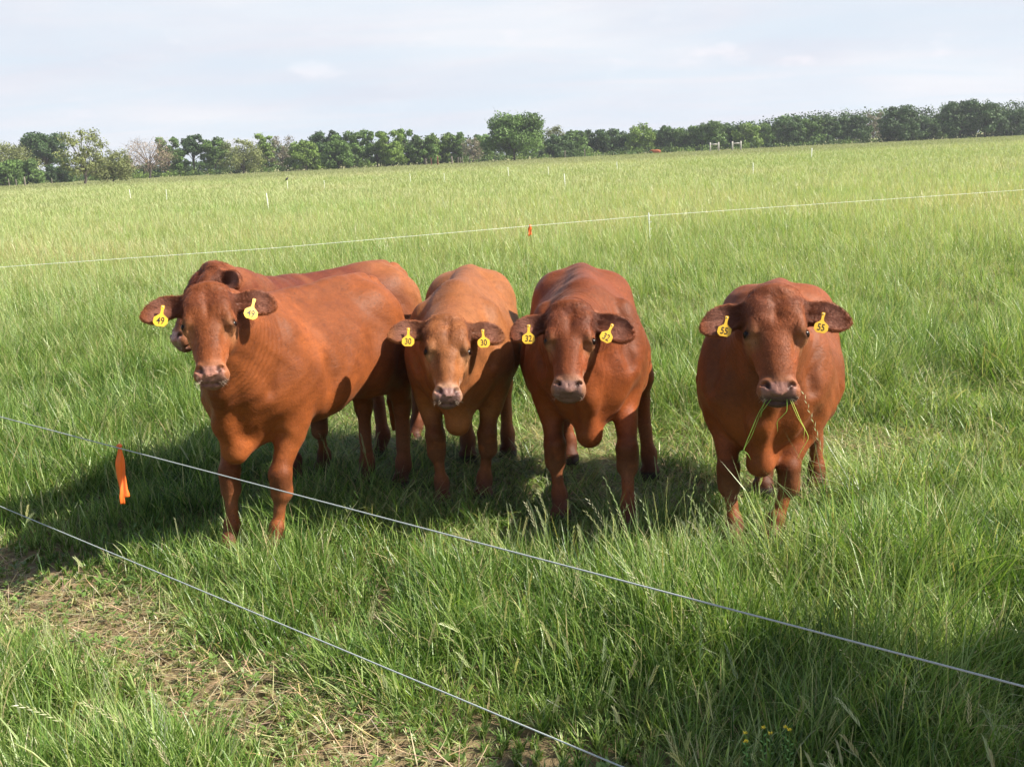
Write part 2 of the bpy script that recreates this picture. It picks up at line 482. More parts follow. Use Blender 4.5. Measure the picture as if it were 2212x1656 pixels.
    hE((.115, 0, .062), (.10, .022, .012), .02, 's')                        # dish down the forehead
    hE((.30, 0, .034), (.15, .034, .020), .03)                              # bridge of the nose
    for sg in (-1, 1):
        g = lambda a, b, c: (a, sg*b*hw, c)
        hE(g(.12, .060, .030), (.07, .045, .030), .03)                      # frontal boss
        hE(g(.180, .094, .030), (.040, .026, .028), .018)                   # brow
        hE(g(.215, .100, -.005), (.036, .028, .036), .025)                  # orbit
        hE(g(.21, .075, -.10), (.085, .035, .06), .04)                      # cheek
        hE(g(.275, .085, .030), (.05, .020, .022), .03, 's')                # hollow in front of the eye
        hE(g(.295, .066, -.03), (.07, .02, .022), .03)                      # face crest
        hE(g(.455, .050, -.010), (.036, .034, .045), .022)                  # lip pad
        hE(g(.435, .043, .020), (.030, .026, .022), .015)                   # nostril wing
        # eye opening
        rows = np.array([unit(ul*.85-sg*vl*.1-wl*.45), unit(sg*vl+wl*.45), np.zeros(3)]); rows[1] = unit(rows[1]-rows[0]*(rows[1]@rows[0])); rows[2] = np.cross(rows[0], rows[1])
        ey = G(.208, sg*(.124)*hw, .022)
        B.ell(ey+rows[1]*.006*hs, np.array((.0095, .020, .0205))*hs, rows, .006*hs, 's')
        for uu in (.1965, .2195): B.cone(G(uu, sg*.110*hw, .038), G(uu, sg*.126*hw, .006), .0045*hs, .004*hs, k=.006)
        # tear line
        B.cone(G(.222, sg*.116*hw, .036), G(.262, sg*.088*hw, .048), .004*hs, .002*hs, k=.006, op='s')
        # nostrils
        nr = np.array([unit(ul*.8-sg*vl*.55+wl*.1), vl, wl]); nr[1] = unit(np.cross(nr[0], wl)); nr[2] = np.cross(nr[0], nr[1])
        B.ell(G(.446, sg*.046*hw, .043), np.array((.021, .0085, .022))*hs, nr, .005*hs, 's')
        B.ell(G(.440, sg*.060*hw, .030), np.array((.008, .012, .016))*hs, nr, .006*hs, 's')
        # mouth corner groove
        B.cone(G(.506, 0, -.012), G(.486, sg*.062*hw, -.030), .003*hs, .003*hs, k=.008, op='s')
        B.cone(G(.486, sg*.062*hw, -.030), G(.44, sg*.078*hw, -.055), .004*hs, .003*hs, k=.008, op='s')
    hE((.482, 0, -.058), (.024, .036, .026), .02)                           # chin / lower lip
    hE((.462, 0, .030), (.030, .030, .012), .015)                           # nose pad
    hE((.468, 0, .045), (.028, .003, .006), .006, 's')                      # philtrum
    # ears
    ears = []
    for sg, (up, fw, ln) in zip((1, -1), s.get('ears', ((.05, .05, 1), (.05, .05, 1)))):
        base = G(s.get('earu', .062), sg*.098*hw, -.045)
        ax = unit(sg*vl - ul*up - wl*.12 + wl*fw); 
        nrm = unit(wl - ul*.1 - ax*(wl@ax)); nrm = unit(nrm-ax*(nrm@ax)); bb = np.cross(nrm, ax)*sg         # bb points down the face
        if bb@ul < 0: bb = -bb
        Lr = .225*hs*ln; Wd = .069*hs*ln
        ears.append((base, ax, bb, nrm, Lr, Wd))
        rows = np.array([ax, bb, nrm], f32)
        def ear(P, base=base, rows=rows, Lr=Lr, Wd=Wd):
            q = (P-base.astype(f32))@rows.T
            t = q[:, 0]/Lr
            tt = np.clip(t, 0, 1)
            cb = (-.20+.42*tt)*Wd + .30*Wd*np.maximum(0, tt-.4)          # lower edge sags outward
            hwid = Wd*np.interp(tt, [0, .12, .35, .58, .78, .92, 1.0], [.42, .52, .86, 1.04, .88, .56, .16])
            b = (q[:, 1]-cb)/hwid
            cup = (np.clip(np.abs(b), 0, 1.15)**2)*Wd*np.where(b > 0, .20, .42)*np.clip(1.1-.75*tt, .2, 1) - .10*Wd + .12*Wd*tt
            th = .0085+.004*(1-tt)
            dn = np.abs(q[:, 2]-cup)*.85-th
            db = (np.abs(b)-1)*hwid
            dt = np.where(t > 1, (t-1)*Lr, np.where(t < 0, -t*Lr, -1))
            e = np.maximum(db, dt)+.009; dn = dn+.0; rr = .009
            return np.where(e > 0, np.sqrt(e**2+np.maximum(dn+rr*.6, 0)**2)-rr, np.maximum(dn, e-rr))
        c = base+ax*Lr*.5
        B.add(ear, c-Lr*.68, c+Lr*.68, .016)
        B.cone(base-ax*.03*hs, base+ax*.035*hs-nrm*.012*hs, .046*hs, .030*hs, k=.04*hs)
        B.ell(base+ax*.075*hs+nrm*.020*hs+bb*.006, np.array((.050, .024, .016))*hs, rows, .012*hs, 's')
    # skin folds: on the neck, over the eyes; and soft muscle relief
    ph = s.get('seed', 0)*1.7
    O32 = O.astype(f32)
    mcen = ((nk0+lk0)/2*.45+(nk1+lk1)/2*.55).astype(f32)
    ndir = unit((nk1+lk1)/2-(nk0+lk0)/2).astype(f32)
    def relief(P):
        d = .0045*np.sin(P[:, 0]*19+ph+2*np.sin(P[:, 2]*7))*np.sin(P[:, 2]*11+ph)*np.sin(P[:, 1]*9+ph+1)+.0018*np.sin(P[:, 0]*47+3*np.sin(P[:, 2]*15+ph))*np.sin(P[:, 2]*31+P[:, 1]*22)
        q = P-mcen; t = q@ndir
        nm_ = np.exp(-(t/.10)**2)*np.exp(-((q*q).sum(1)-t*t)/.03)
        d = d+s.get('folds', .0010)*nm_*np.sin(t*230+4*np.sin(P[:, 2]*14+ph)+3*np.sin(P[:, 2]*5))
        L = toH(P)
        bm = np.exp(-((L[:, 0]-.150)/.040)**2-((np.abs(L[:, 1])-.066*hw)/.028)**2)*(L[:, 2] > 0)
        ang = (np.abs(L[:, 1])/hw-.02)*1.0+(L[:, 0]-.15)*.45
        d = d+.0026*bm*np.sin(ang*400)
        pm = np.exp(-((L[:, 0]-.06)/.07)**2-(L[:, 1]/.09)**2)*(L[:, 2] > -.05)
        d = d+.0016*pm*np.sin(L[:, 1]*150+3*np.sin(L[:, 0]*60+ph))*np.sin(L[:, 0]*110+ph)
        return d
    B.add(relief, (-1, -1, 0), (2, 2, 2), 0.03, 'd')
    V, Q = B.polygonise(s.get('res', 0.006))
    V = smooth_v(V, Q, 1, .5)
    em_ = np.zeros(len(V), bool)
    for base_, ax, bb, nrm, Lr, Wd in ears:
        q = V-base_; em_ |= ((q@ax) > .02)&(np.linalg.norm(q-ax*Lr*.5, axis=1) < Lr*.62)
    V = np.where(em_[:, None], smooth_v(V, Q, 5, .5), V)
    # colour of the coat (the hair's own, plus shade painted inside the ears)
    base = np.array(s['coat'])
    pale = np.array(s.get('pale', (.33, .095, .028)))
    dark = np.array(s.get('dark', (.10, .028, .016)))
    C = np.tile(base, (len(V), 1))
    def mixc(m, c, amt=1.0):
        nonlocal C
        m = np.clip(m, 0, 1)[:, None]*amt; C = C*(1-m)+np.asarray(c)*m
    nz = fbm2(V[:, 0]*1.0+V[:, 1]*.7+ph, V[:, 2]+V[:, 1]*.6, .16, s.get('seed', 0))
    nz2 = fbm2(V[:, 0]+V[:, 1]*.9+ph, V[:, 2]*1.3, .045, s.get('seed', 0)+5)
    xx, zz_ = V[:, 0]/lx, V[:, 2]/lz
    mixc(sstep(.35, .75, nz)*.35, pale); mixc(sstep(.5, .9, nz2)*.25, dark)
    mixc(sstep(.80, .62, zz_)*sstep(-.6, 0, xx)*.35, (.30, .075, .014))
    mixc(sstep(-.15, -.65, xx)*sstep(.55, .95, zz_)*(.5+.5*nz), pale, s.get('rump', .5))
    mixc(np.exp(-((V[:, 1])/(.06*ly))**2)*sstep(.98, 1.08, zz_)*sstep(.25, .6, nz), dark, .35)
    mixc(sstep(.62, .50, zz_)*sstep(-.5, 0, xx)*sstep(.40, .50, zz_), pale, s.get('bellypale', .25))
    for i, (kn, fk) in enumerate(kneem):
        d = np.linalg.norm((V-kn)*[1, 1, .7], axis=1)
        if i < 2: mixc(np.exp(-(d/.085)**4)*sstep(.10, .5, nz2), (.04, .014, .008), s.get('kneedark', .75))
        leg = np.linalg.norm(V[:, :2]-fk[:2], axis=1) < .17
        mixc(leg*sstep(.19, .07, V[:, 2])*.85, (.070, .026, .015))
        mixc(leg*sstep(.055, .035, V[:, 2]), (.030, .022, .018))
        mixc(leg*(np.exp(-((V[:, 2]-.24)/.07)**2))*(.5+.5*nz2), s.get('shin', (.27, .11, .05)), .5)
    L = toH(V); inh = (L[:, 0] > -.1) & (L[:, 0] < .6) & (np.abs(L[:, 1]) < .17) & (L[:, 2] > -.2) & (L[:, 2] < .12)
    au = np.abs(L[:, 1])/hw
    hd = np.zeros(len(V)); hd[inh] = sstep(.035, .015, hfn(V[inh].astype(f32)))
    mixc(hd*sstep(.22, .30, L[:, 0])*sstep(.03, .08, au)*sstep(.5, .42, L[:, 0]), pale, s.get('cheekpale', .5))
    mixc(hd*np.exp(-((L[:, 0]-.235)/.04)**2-((au-.105)/.035)**2), (.46, .24, .12), s.get('eyepale', .45))
    mixc(hd*np.exp(-((L[:, 0]-.07)/.07)**2)*sstep(.35, .7, nz2), dark, s.get('polldark', .35))
    mixc(hd*sstep(.385, .43, L[:, 0]+.05*(L[:, 2] < 0)-.06*np.maximum(0, au-.05)), s.get('ring', (.33, .15, .085)), s.get('ringamt', .45))
    pad = hd*sstep(.425, .440, L[:, 0]-.25*np.maximum(0, au-.035))*sstep(.072, .062, au)*sstep(-.03, 0.0, L[:, 2])
    mixc(pad, s.get('nose', (.33, .165, .13)), .85)
    lip = hd*sstep(.478, .492, L[:, 0])*sstep(.04, .02, L[:, 2])
    mixc(lip, s.get('lip', (.16, .085, .07)), .8)
    for sg in (-1, 1):
        p = toH(G(.448, sg*.044*hw, .034)[None])[0]
        d = np.linalg.norm((L-p)*[1.0, 1.5, .8], axis=1); mixc(np.exp(-(d/.021)**4), (.022, .009, .008), .95)
        e = toH(G(.208, sg*.122*hw, .022)[None])[0]
        d = np.linalg.norm(L-e, axis=1); mixc(np.exp(-(d/.026)**4), (.030, .012, .008), .95)
        t = np.linalg.norm((L-[.243, sg*.103*hw, .04])*[.6, 1.2, 1], axis=1); mixc(np.exp(-(t/.010)**2), (.10, .04, .022), .6)
    wet = pad*.9
    for base_, ax, bb, nrm, Lr, Wd in ears:
        q = (V-base_)@np.array([ax, bb, nrm]).T
        near = (q[:, 0] > .0) & (q[:, 0] < Lr*1.03) & (np.abs(q[:, 1]) < Wd*1.5) & (np.abs(q[:, 2]) < .06)
        b = (q[:, 1]-.1*Wd)/Wd; inner = near*(q[:, 2] > np.clip(np.abs(b), 0, 1.1)**2*Wd*.25-.006)*sstep(1.0, .8, np.abs(b))
        mixc(inner.astype(float)*sstep(.98*Lr, .75*Lr, q[:, 0]), (.075, .024, .014), .62)  # dark ear skin, its colour deepened to stand for shade in the cup
        mixc(inner.astype(float)*np.exp(-((q[:, 0]-.62*Lr)/(.20*Lr))**2)*sstep(.3, .6, nz2+.2), (.36, .17, .12), .45)
        mixc(near*sstep(.75, 1.0, np.abs(b)), (.30, .10, .045), .5)
    if 'paint' in s: C = s['paint'](V, C, nz, nz2, lx, ly, lz, mixc) if False else C
    me = mesh_np('cattle_body', V, Q)
    set_col(me, np.concatenate([C, wet[:, None]], 1))
    root = empty('cow', org, math.atan2(axis[1], axis[0]))
    body = obj('body', me, MAT['coat'], root)
    fur(V, Q, C, s, body, root, G, ul, vl, wl, ears, hfn)
    # eyes
    bmv = []
    for sg in (-1, 1):
        c = G(.208, sg*.1130*hw, .0125); r = .0205*hs
        em = uv_ball(c, r, unit(sg*vl+wl*.55))
        obj('eye', em, MAT['eye'], root)
        # upper lashes: short dark hairs
        rw = unit(sg*vl+wl*.5); vs = []; fs = []
        for j in range(14):
            a = -1.0+2.0*j/13
            st = G(.196, sg*.120*hw, .026)+ul*.004*a*a*hs+(wl*.014*a-sg*vl*.010*a)*hs
            en = st+(rw*.020+wl*.004*a-ul*.001)*hs; sd_ = wl*.0006
            k0 = len(vs); vs += [st-sd_, st+sd_, en]; fs.append((k0, k0+1, k0+2))
        obj('eyelashes', mesh_np('eyelashes', np.array(vs), None, np.array(fs), False), MAT['lash'], root)
    # whiskers round the muzzle
    r_ = np.random.default_rng(s.get('seed', 0)+3)
    for j in range(46):
        if j in (0, 23): vs = []; fs = []
        sg = -1 if j < 23 else 1; a = r_.uniform(.44, .505); bq = sg*r_.uniform(.035, .068)*hw; cq = r_.uniform(-.03, .015)
        st = G(a, bq, cq); dr = unit(sg*vl*r_.uniform(.5, 1.2)+ul*r_.uniform(.2, 1.2)+wl*r_.uniform(-.1, .6)); ln = r_.uniform(.012, .032)*hs
        sd_ = unit(np.cross(dr, wl))*.0003; md = st+dr*ln*.55+wl*.002; en = st+dr*ln+ul*.004
        k0 = len(vs); vs += [st-sd_, st+sd_, md+sd_*.7, md-sd_*.7, en]; fs += [(k0, k0+1, k0+2), (k0, k0+2, k0+3), (k0+3, k0+2, k0+4)]
        if j in (22, 45): obj('whiskers', mesh_np('whiskers', np.array(vs), None, np.array(fs), False), MAT['whisker'], root)
    # ear tags
    if 'number' in s:
        for (base_, ax, bb, nrm, Lr, Wd), sg, (tpos, tilt, tturn) in zip(ears, (1, -1), s['tags']):
            tb = base_+ax*Lr*tpos+bb*Wd*.02+nrm*.030
            dn = unit(td((0, 0, -1.0))*.8+bb*.5); tdn = unit(dn*math.cos(tilt)+ax*math.sin(tilt)*1.0+nrm*.30)
            nn = td(tocam); nn = unit(nn*1.0+ax*tturn); nn = unit(nn-tdn*(nn@tdn)); rt = np.cross(tdn, nn); rt = -rt
            make_tag(root, tb+nn*.006, tdn, rt, nn, s['number'], s.get('tagscale', 1.0))
    s['_frame'] = (G, ul, vl, wl, root, M, org, hs)
    return root

def smooth_v(V, Q, it, lam):
    for _ in range(it):
        A = np.zeros_like(V); n = np.zeros(len(V))
        for a, b in ((0, 1), (1, 2), (2, 3), (3, 0)):
            i, j = Q[:, a], Q[:, b]
            for k in range(3):
                A[:, k] += np.bincount(i, V[j, k], len(V))+np.bincount(j, V[i, k], len(V))
            n += np.bincount(i, minlength=len(V))+np.bincount(j, minlength=len(V))
        V = V+lam*(A/np.maximum(n, 1)[:, None]-V)
    return V

def fur(V, Q, C, s, body, root, G, ul, vl, wl, ears, hfn):
    r = np.random.default_rng(s.get('seed', 0)+50)
    a, b, c, d = [V[Q[:, i]] for i in range(4)]
    N4 = np.cross(c-a, d-b); ar = np.linalg.norm(N4, axis=1)*.5; N4 /= (ar*2)[:, None]+1e-12
    cen = (a+b+c+d)/4
    hd = (hfn(cen.astype(f32)) < .02)
    O_ = G(.1, 0, 0); far_ = np.linalg.norm(cen-G(.45, 0, 0), axis=1)
    ear = np.zeros(len(cen), bool)
    for base_, ax, bb, nrm, Lr, Wd in ears:
        q = cen-base_; ear |= ((q@ax) > .015)&(np.linalg.norm(q-ax*Lr*.5, axis=1) < Lr*.62)
    dens = np.full(len(cen), 16000.0); dens[hd] = 34000; dens[ear] = 110000; dens[far_ < .075*1.0] = 1500
    for sg in (-1, 1): dens[np.linalg.norm(cen-G(.21, sg*.122, .02), axis=1) < .03] = 0
    dens[cen[:, 2] < .06] = 0
    n = r.poisson(ar*dens*s.get('furd', 1.0)*FURD)
    idx = np.repeat(np.arange(len(cen)), n); m_ = len(idx)
    u_, v_ = r.random((m_, 1)), r.random((m_, 1))
    P = a[idx]*(1-u_)*(1-v_)+b[idx]*u_*(1-v_)+c[idx]*u_*v_+d[idx]*(1-u_)*v_
    Nn = N4[idx]
    flow = np.tile(np.array([-1.0, 0, -.75]), (m_, 1))
    hi = hd[idx]; ei = ear[idx]
    L = np.stack([(P-G(0, 0, 0))@ul, (P-G(0, 0, 0))@vl, (P-G(0, 0, 0))@wl], 1)
    up = -ul[None]*(.6+0*L[:, :1])+vl[None]*np.sign(L[:, 1:2])*.5
    down = ul[None]*1.0+vl[None]*np.sign(L[:, 1:2])*.4
    hf_ = np.where(((L[:, 0] > .10)&(L[:, 0] < .20))[:, None], down, np.where((L[:, 0] <= .10)[:, None], up*.3-wl[None]*.1+ul[None]*.5, down))
    flow[hi] = hf_[hi]
    for (base_, ax, bb, nrm, Lr, Wd) in ears:
        q = P-base_; near = ei&((q@ax) > 0)&(np.linalg.norm(q-ax*Lr*.5, axis=1) < Lr*.65)
        flow[near] = ax+bb*np.sign((q@bb)[near])[:, None]*.5
    flow = flow+r.normal(0, .22, (m_, 3)); flow[hi] += r.normal(0, .25, (hi.sum(), 3))
    T = flow-Nn*(flow*Nn).sum(1)[:, None]; T /= np.linalg.norm(T, axis=1)[:, None]+1e-9
    ln = r.uniform(.005, .009, m_); ln[hi] = r.uniform(.006, .013, hi.sum()); ln[ei] = r.uniform(.006, .013, ei.sum())
    poll = hi&(L[:, 0] < .10); ln[poll] = r.uniform(.012, .026, poll.sum())
    lift = np.where(ei, .55, np.where(hi, .24, .13))[:, None]*r.uniform(.5, 1.3, (m_, 1))
    D = T+Nn*lift; D /= np.linalg.norm(D, axis=1)[:, None]
    P1 = P+D*ln[:, None]*.5; D2 = T+Nn*lift*.3+r.normal(0, .15, (m_, 3)); D2 /= np.linalg.norm(D2, axis=1)[:, None]
    P2 = P1+D2*ln[:, None]*.5
    pos = np.stack([P-Nn*.001, P1, P2], 1).reshape(-1, 3).astype(f32)
    hc = bpy.data.hair_curves.new('coat_hair'); hc.add_curves([3]*m_)
    hc.attributes['position'].data.foreach_set('vector', pos.ravel()) if 'position' in hc.attributes else hc.points.foreach_set('position', pos.ravel())
    ra = hc.attributes.get('radius') or hc.attributes.new('radius', 'FLOAT', 'POINT')
    ra.data.foreach_set('value', np.tile(np.array([.00026, .00022, .00006], f32), m_))
    col = C[Q[idx, 0]]*r.uniform(1.0, 2.0, (m_, 1))
    ca = hc.attributes.new('Col', 'FLOAT_COLOR', 'CURVE')
    ca.data.foreach_set('color', np.concatenate([col, np.ones((m_, 1))], 1).astype(f32).ravel())
    o = bpy.data.objects.new('coat_hair', hc); COL.objects.link(o); o.parent = root; hc.materials.append(MAT['hair'])

def uv_ball(c, r, look):
    import itertools
    nu, nv = 24, 16
    V = []; 
    a = np.linspace(0, 2*np.pi, nu, endpoint=False); b = np.linspace(0, np.pi, nv)
    q = Vector((0, 0, 1)).rotation_difference(Vector(look)); R = np.array(q.to_matrix())
    for bb in b:
        for aa in a: V.append((math.sin(bb)*math.cos(aa), math.sin(bb)*math.sin(aa), math.cos(bb)))
    V = np.array(V)@R.T*r+c
    Q = [(i*nu+j, (i+1)*nu+j, (i+1)*nu+(j+1) % nu, i*nu+(j+1) % nu) for i in range(nv-1) for j in range(nu)]
    return mesh_np('eyeball', V, np.array(Q))

def tag_outline():
    """half width by distance down the tag: neck, shoulders, clipped octagon"""
    return [(.0055, 0.0), (.0085, .004), (.008, .012), (.0062, .022), (.0065, .036), (.009, .046), (.024, .058), (.0325, .066), (.0335, .090), (.028, .099), (.018, .108)]

def make_tag(root, p, dn, rt, nn, num, sc):
    o = tag_outline(); th = .0016
    pts = o+[(-w, y) for w, y in reversed(o)]
    n = len(pts); V = []
    for z in (0, th):
        for x, y in pts:
            cv = -.05*((y*sc)**2)*4+.9*(x*sc)**2
            V.append(p+rt*x*sc+dn*y*sc+nn*(z+cv))
    k = len(o)
    Q = []
    for i in range(k-1):
        a, b, c, d = i, i+1, n-2-i, n-1-i
        Q.append((a, b, c, d)); Q.append((n+d, n+c, n+b, n+a))
    for i in range(n): j = (i+1) % n; Q.append((i, j, n+j, n+i))
    t = obj('ear_tag', mesh_np('ear_tag', np.array(V), np.array(Q), None, False), MAT['tag'], root)
    # number printed on the plate
    cu = bpy.data.curves.new('tag_number', 'FONT'); cu.body = num; cu.size = .046*sc; cu.align_x = 'CENTER'; cu.align_y = 'CENTER'
    cu.extrude = .0004; cu.offset = .0002
    to = bpy.data.objects.new('tmp_text', cu); COL.objects.link(to)
    dg = bpy.context.evaluated_depsgraph_get(); me = bpy.data.meshes.new_from_object(to.evaluated_get(dg))
    bpy.data.objects.remove(to); bpy.data.curves.remove(cu)
    c = np.zeros(len(me.vertices)*3); me.vertices.foreach_get('co', c); c = c.reshape(-1, 3)
    x = c[:, 0]*.80; y = .081*sc-c[:, 1]*1.08; z = c[:, 2]+th+.0012+.9*x*x-.2*y*y
    W_ = p+rt*x[:, None]+dn*y[:, None]+nn*z[:, None]
    me.vertices.foreach_set('co', W_.astype(f32).ravel()); me.materials.clear(); me.name = 'tag_number'; me.update()
    obj('tag_number', me, MAT['ink'], t)
    # white rivet
    bv = uv_ball(p+dn*.008*sc+nn*(th+.001), .0035*sc, nn); obj('rivet', bv, MAT['rivet'], t)

MAT = {}
def coat_material():
    mt, n = material('red_coat')
    tc = n.n('ShaderNodeTexCoord')
    vc = n.n('ShaderNodeVertexColor', layer_name='Col')
    # short hair: fine streaks lying back along the body
    mp = n.n('ShaderNodeMapping', i={0: (tc, 'Object'), 'Scale': (40, 150, 70)})
    h1 = n.n('ShaderNodeTexNoise', i={0: mp, 'Scale': 2.2, 'Detail': 5.0, 'Roughness': 0.65, 'Distortion': 0.6})
    h2 = n.n('ShaderNodeTexNoise', i={0: (tc, 'Object'), 'Scale': 34.0, 'Detail': 5.0, 'Roughness': 0.6, 'Distortion': 1.5})
    h3 = n.n('ShaderNodeTexNoise', i={0: (tc, 'Object'), 'Scale': 7.0, 'Detail': 3.0})
    mul = n.math('ADD', n.math('MULTIPLY', h1, 0.55), n.math('MULTIPLY', h2, 0.45))
    val = n.n('ShaderNodeMapRange', i={0: mul, 1: 0.3, 2: 0.7, 3: 0.72, 4: 1.28})
    h4 = n.n('ShaderNodeTexNoise', i={0: n.n('ShaderNodeMapping', i={0: (tc, 'Object'), 'Rotation': (0, .9, .2), 'Scale': (9, 30, 34)}), 'Scale': 1.0, 'Detail': 6.0, 'Roughness': .65, 'Distortion': 1.2})
    h3 = n.math('ADD', n.math('MULTIPLY', h3, .5), n.math('MULTIPLY', h4, .5))
    big = n.n('ShaderNodeMapRange', i={0: h3, 1: 0.35, 2: 0.65, 3: 0.80, 4: 1.20})
    vv = n.math('MULTIPLY', val, big)
    sc = n.n('ShaderNodeVectorMath', operation='SCALE', i={0: vc}); n.link(vv, 0, sc, 'Scale')
    # specks of mud and flies
    fl = n.n('ShaderNodeTexVoronoi', feature='F1', i={0: (tc, 'Object'), 'Scale': 48.0, 'Randomness': 1.0})
    fm = n.n('ShaderNodeTexNoise', i={0: (tc, 'Object'), 'Scale': 3.0, 'Detail': 2.0})
    fr = n.math('MULTIPLY', n.math('LESS_THAN', fl, 0.16), n.math('GREATER_THAN', fm, 0.56))
    col = n.mix(n.math('MULTIPLY', fr, 0.6), (sc, 0), (.05, .02, .012))
    bh = n.math('ADD', n.math('ADD', n.math('MULTIPLY', h1, 0.5), h2), n.math('MULTIPLY', h4, .75))
    bp = n.n('ShaderNodeBump', i={'Height': bh, 'Strength': 0.42, 'Distance': 0.006})
    rough = n.n('ShaderNodeMapRange', i={0: (vc, 1), 1: 0.0, 2: 1.0, 3: 0.52, 4: 0.27})
    b = n.n('ShaderNodeBsdfPrincipled', i={'Base Color': mixout(col), 'Roughness': rough, 'Specular IOR Level': 0.19, 'Normal': bp,
                                          'Sheen Weight': 0.05, 'Sheen Roughness': 0.45, 'Sheen Tint': (0.95, 0.62, 0.45, 1)})
    n.n('ShaderNodeOutputMaterial', i={0: b})
    return mt
MAT['coat'] = coat_material()
def hair_material():
    mt, n = material('red_hair')
    at = n.n('ShaderNodeAttribute', attribute_name='Col')
    n.n('ShaderNodeOutputMaterial', i={0: n.n('ShaderNodeBsdfPrincipled', i={'Base Color': (at, 0), 'Roughness': .5, 'Specular IOR Level': .3})})
    return mt
MAT['hair'] = hair_material()
MAT['eye'] = simple_mat('wet_dark_eye', (.010, .005, .004), 0.18, var=.3, spec=.22)
MAT['lash'] = simple_mat('dark_lash', (.05, .02, .012), .6)
MAT['whisker'] = simple_mat('pale_whisker', (.55, .42, .32), .5)
MAT['tag'] = simple_mat('yellow_plastic', (.72, .42, .028), .45, var=.16, scale=45)
MAT['ink'] = simple_mat('black_ink', (.012, .012, .010), .5)
MAT['rivet'] = simple_mat('pale_rivet', (.6, .6, .45), .35)
# ------------------------------------------------------------------ the five animals
COWS = [
 dict(key='49', front=(-1.20, 4.60), hind=(-.79, 5.56), feet=dict(fr=(-1.30, 4.63), fl=(-1.09, 4.56), hr=(-.80, 5.56), hl=(-.60, 5.50)),
      poll=at_y(447, 606, 4.32), muz=at_y(454, 821, 4.09), yaw=-8, scale=1.0, wid=.90, hgt=.985, neck=1.0, len=.97, shift=0.0,
      ears=((.02, .10, 1.03), (.0, .10, 1.06)), number='49', earu=.075, tagscale=.83, tags=((.52, -.25, 0.1), (.50, .15, 0.1)), coat=(.162, .045, .0125), seed=1,
      folds=.0055, nose=(.36, .175, .135), dewlap=1.0),
 dict(key='30', front=(-.26, 5.20), hind=(-.22, 6.0), feet=dict(fr=(-.37, 5.17), fl=(-.17, 5.22), hr=(-.27, 5.95), hl=(-.04, 6.02)),
      poll=at_y(966, 674, 4.85), muz=at_y(968, 864, 4.58), yaw=3, scale=1.0, wid=.93, hgt=.945, shift=-.02,
      ears=((.04, .12, 1.0), (.04, .12, 1.02)), number='30', chest=.025, hwid=.96, tagscale=.83, tags=((.45, -.02, 0.0), (.50, .06, 0.0)), coat=(.225, .079, .026), seed=2,
      pale=(.34, .13, .045), rump=.7, bellypale=.6, nose=(.24, .135, .125), lip=(.12, .06, .05), ring=(.42, .24, .16), ringamt=.8, eyepale=.7),
 dict(key='32', front=(.34, 4.78), hind=(.40, 5.78), feet=dict(fr=(.20, 4.86), fl=(.50, 4.66), hr=(.30, 5.80), hl=(.70, 5.46)),
      poll=at_y(1233, 643, 4.70), muz=at_y(1227, 852, 4.45), yaw=-3, scale=1.0, wid=1.03, hgt=.955, shift=-.06, len=.95,
      ears=((-.20, .22, 1.08), (-.22, .14, 1.0)), folds=.003, number='32', chest=.055, earu=.085, tagscale=.83, tags=((.50, -.30, 0.0), (.52, .10, 0.0)), coat=(.148, .038, .011), seed=3,
      pale=(.25, .06, .02), polldark=.7, rump=.2, nose=(.27, .155, .135), ring=(.36, .20, .13), ringamt=.6),
 dict(key='55', front=(1.03, 4.38), hind=(1.34, 5.34), feet=dict(fr=(.92, 4.36), fl=(1.08, 4.38), hr=(1.22, 5.12), hl=(1.47, 5.08)),
      poll=at_y(1673, 609, 4.30), muz=at_y(1683, 860, 4.05), yaw=6, scale=1.0, wid=1.06, hgt=.885, shift=-.06, len=.94, hwid=1.06, belly=.02,
      ears=((-.02, .10, 1.0), (-.14, .12, 1.0)), folds=.003, number='55', chest=.065, earu=.100, tagscale=.82, tags=((.45, -.20, 0.0), (.44, .25, 0.0)), coat=(.156, .044, .0125), seed=4,
      pale=(.28, .072, .023), nose=(.29, .15, .125), lip=(.05, .035, .04), dewlap=1.2),
 dict(key='back', front=(-1.17, 5.72), hind=(-.86, 6.32), feet=dict(fr=(-1.20, 5.72), fl=(-1.07, 5.83), hr=(-.78, 6.15), hl=(-.60, 6.42)),
      poll=at_y(455, 563, 4.98), muz=at_y(372, 742, 4.82), yaw=-68, scale=.98, wid=.92, hgt=.985,
      ears=((.05, .0, .9), (-.1, .1, .9)), coat=(.105, .022, .009), seed=5, rump=.9, pale=(.30, .11, .04), nose=(.40, .22, .2)),
]
LAB = {
 '49': 'red cow with yellow ear tag 49 standing side on nearest the orange tape',
 '30': 'lighter red cow with yellow ear tag 30 facing the camera between cows 49 and 32',
 '32': 'dark red broad backed cow with yellow ear tag 32 standing right of cow 30',
 '55': 'red cow with ear tag 55 chewing grass, standing apart on the right',
 'back': 'red cow standing hidden behind cow 49, its head and rump showing over the back',
}
FR = {}
for sp in COWS:
    if ONLY and sp['key'] not in ONLY: continue
    sp['res'] = RES
    r_ = make_cow(sp)
    tag(r_, LAB[sp['key']], 'cow', 'red cattle standing behind the wire')
    FR[sp['key']] = sp['_frame']
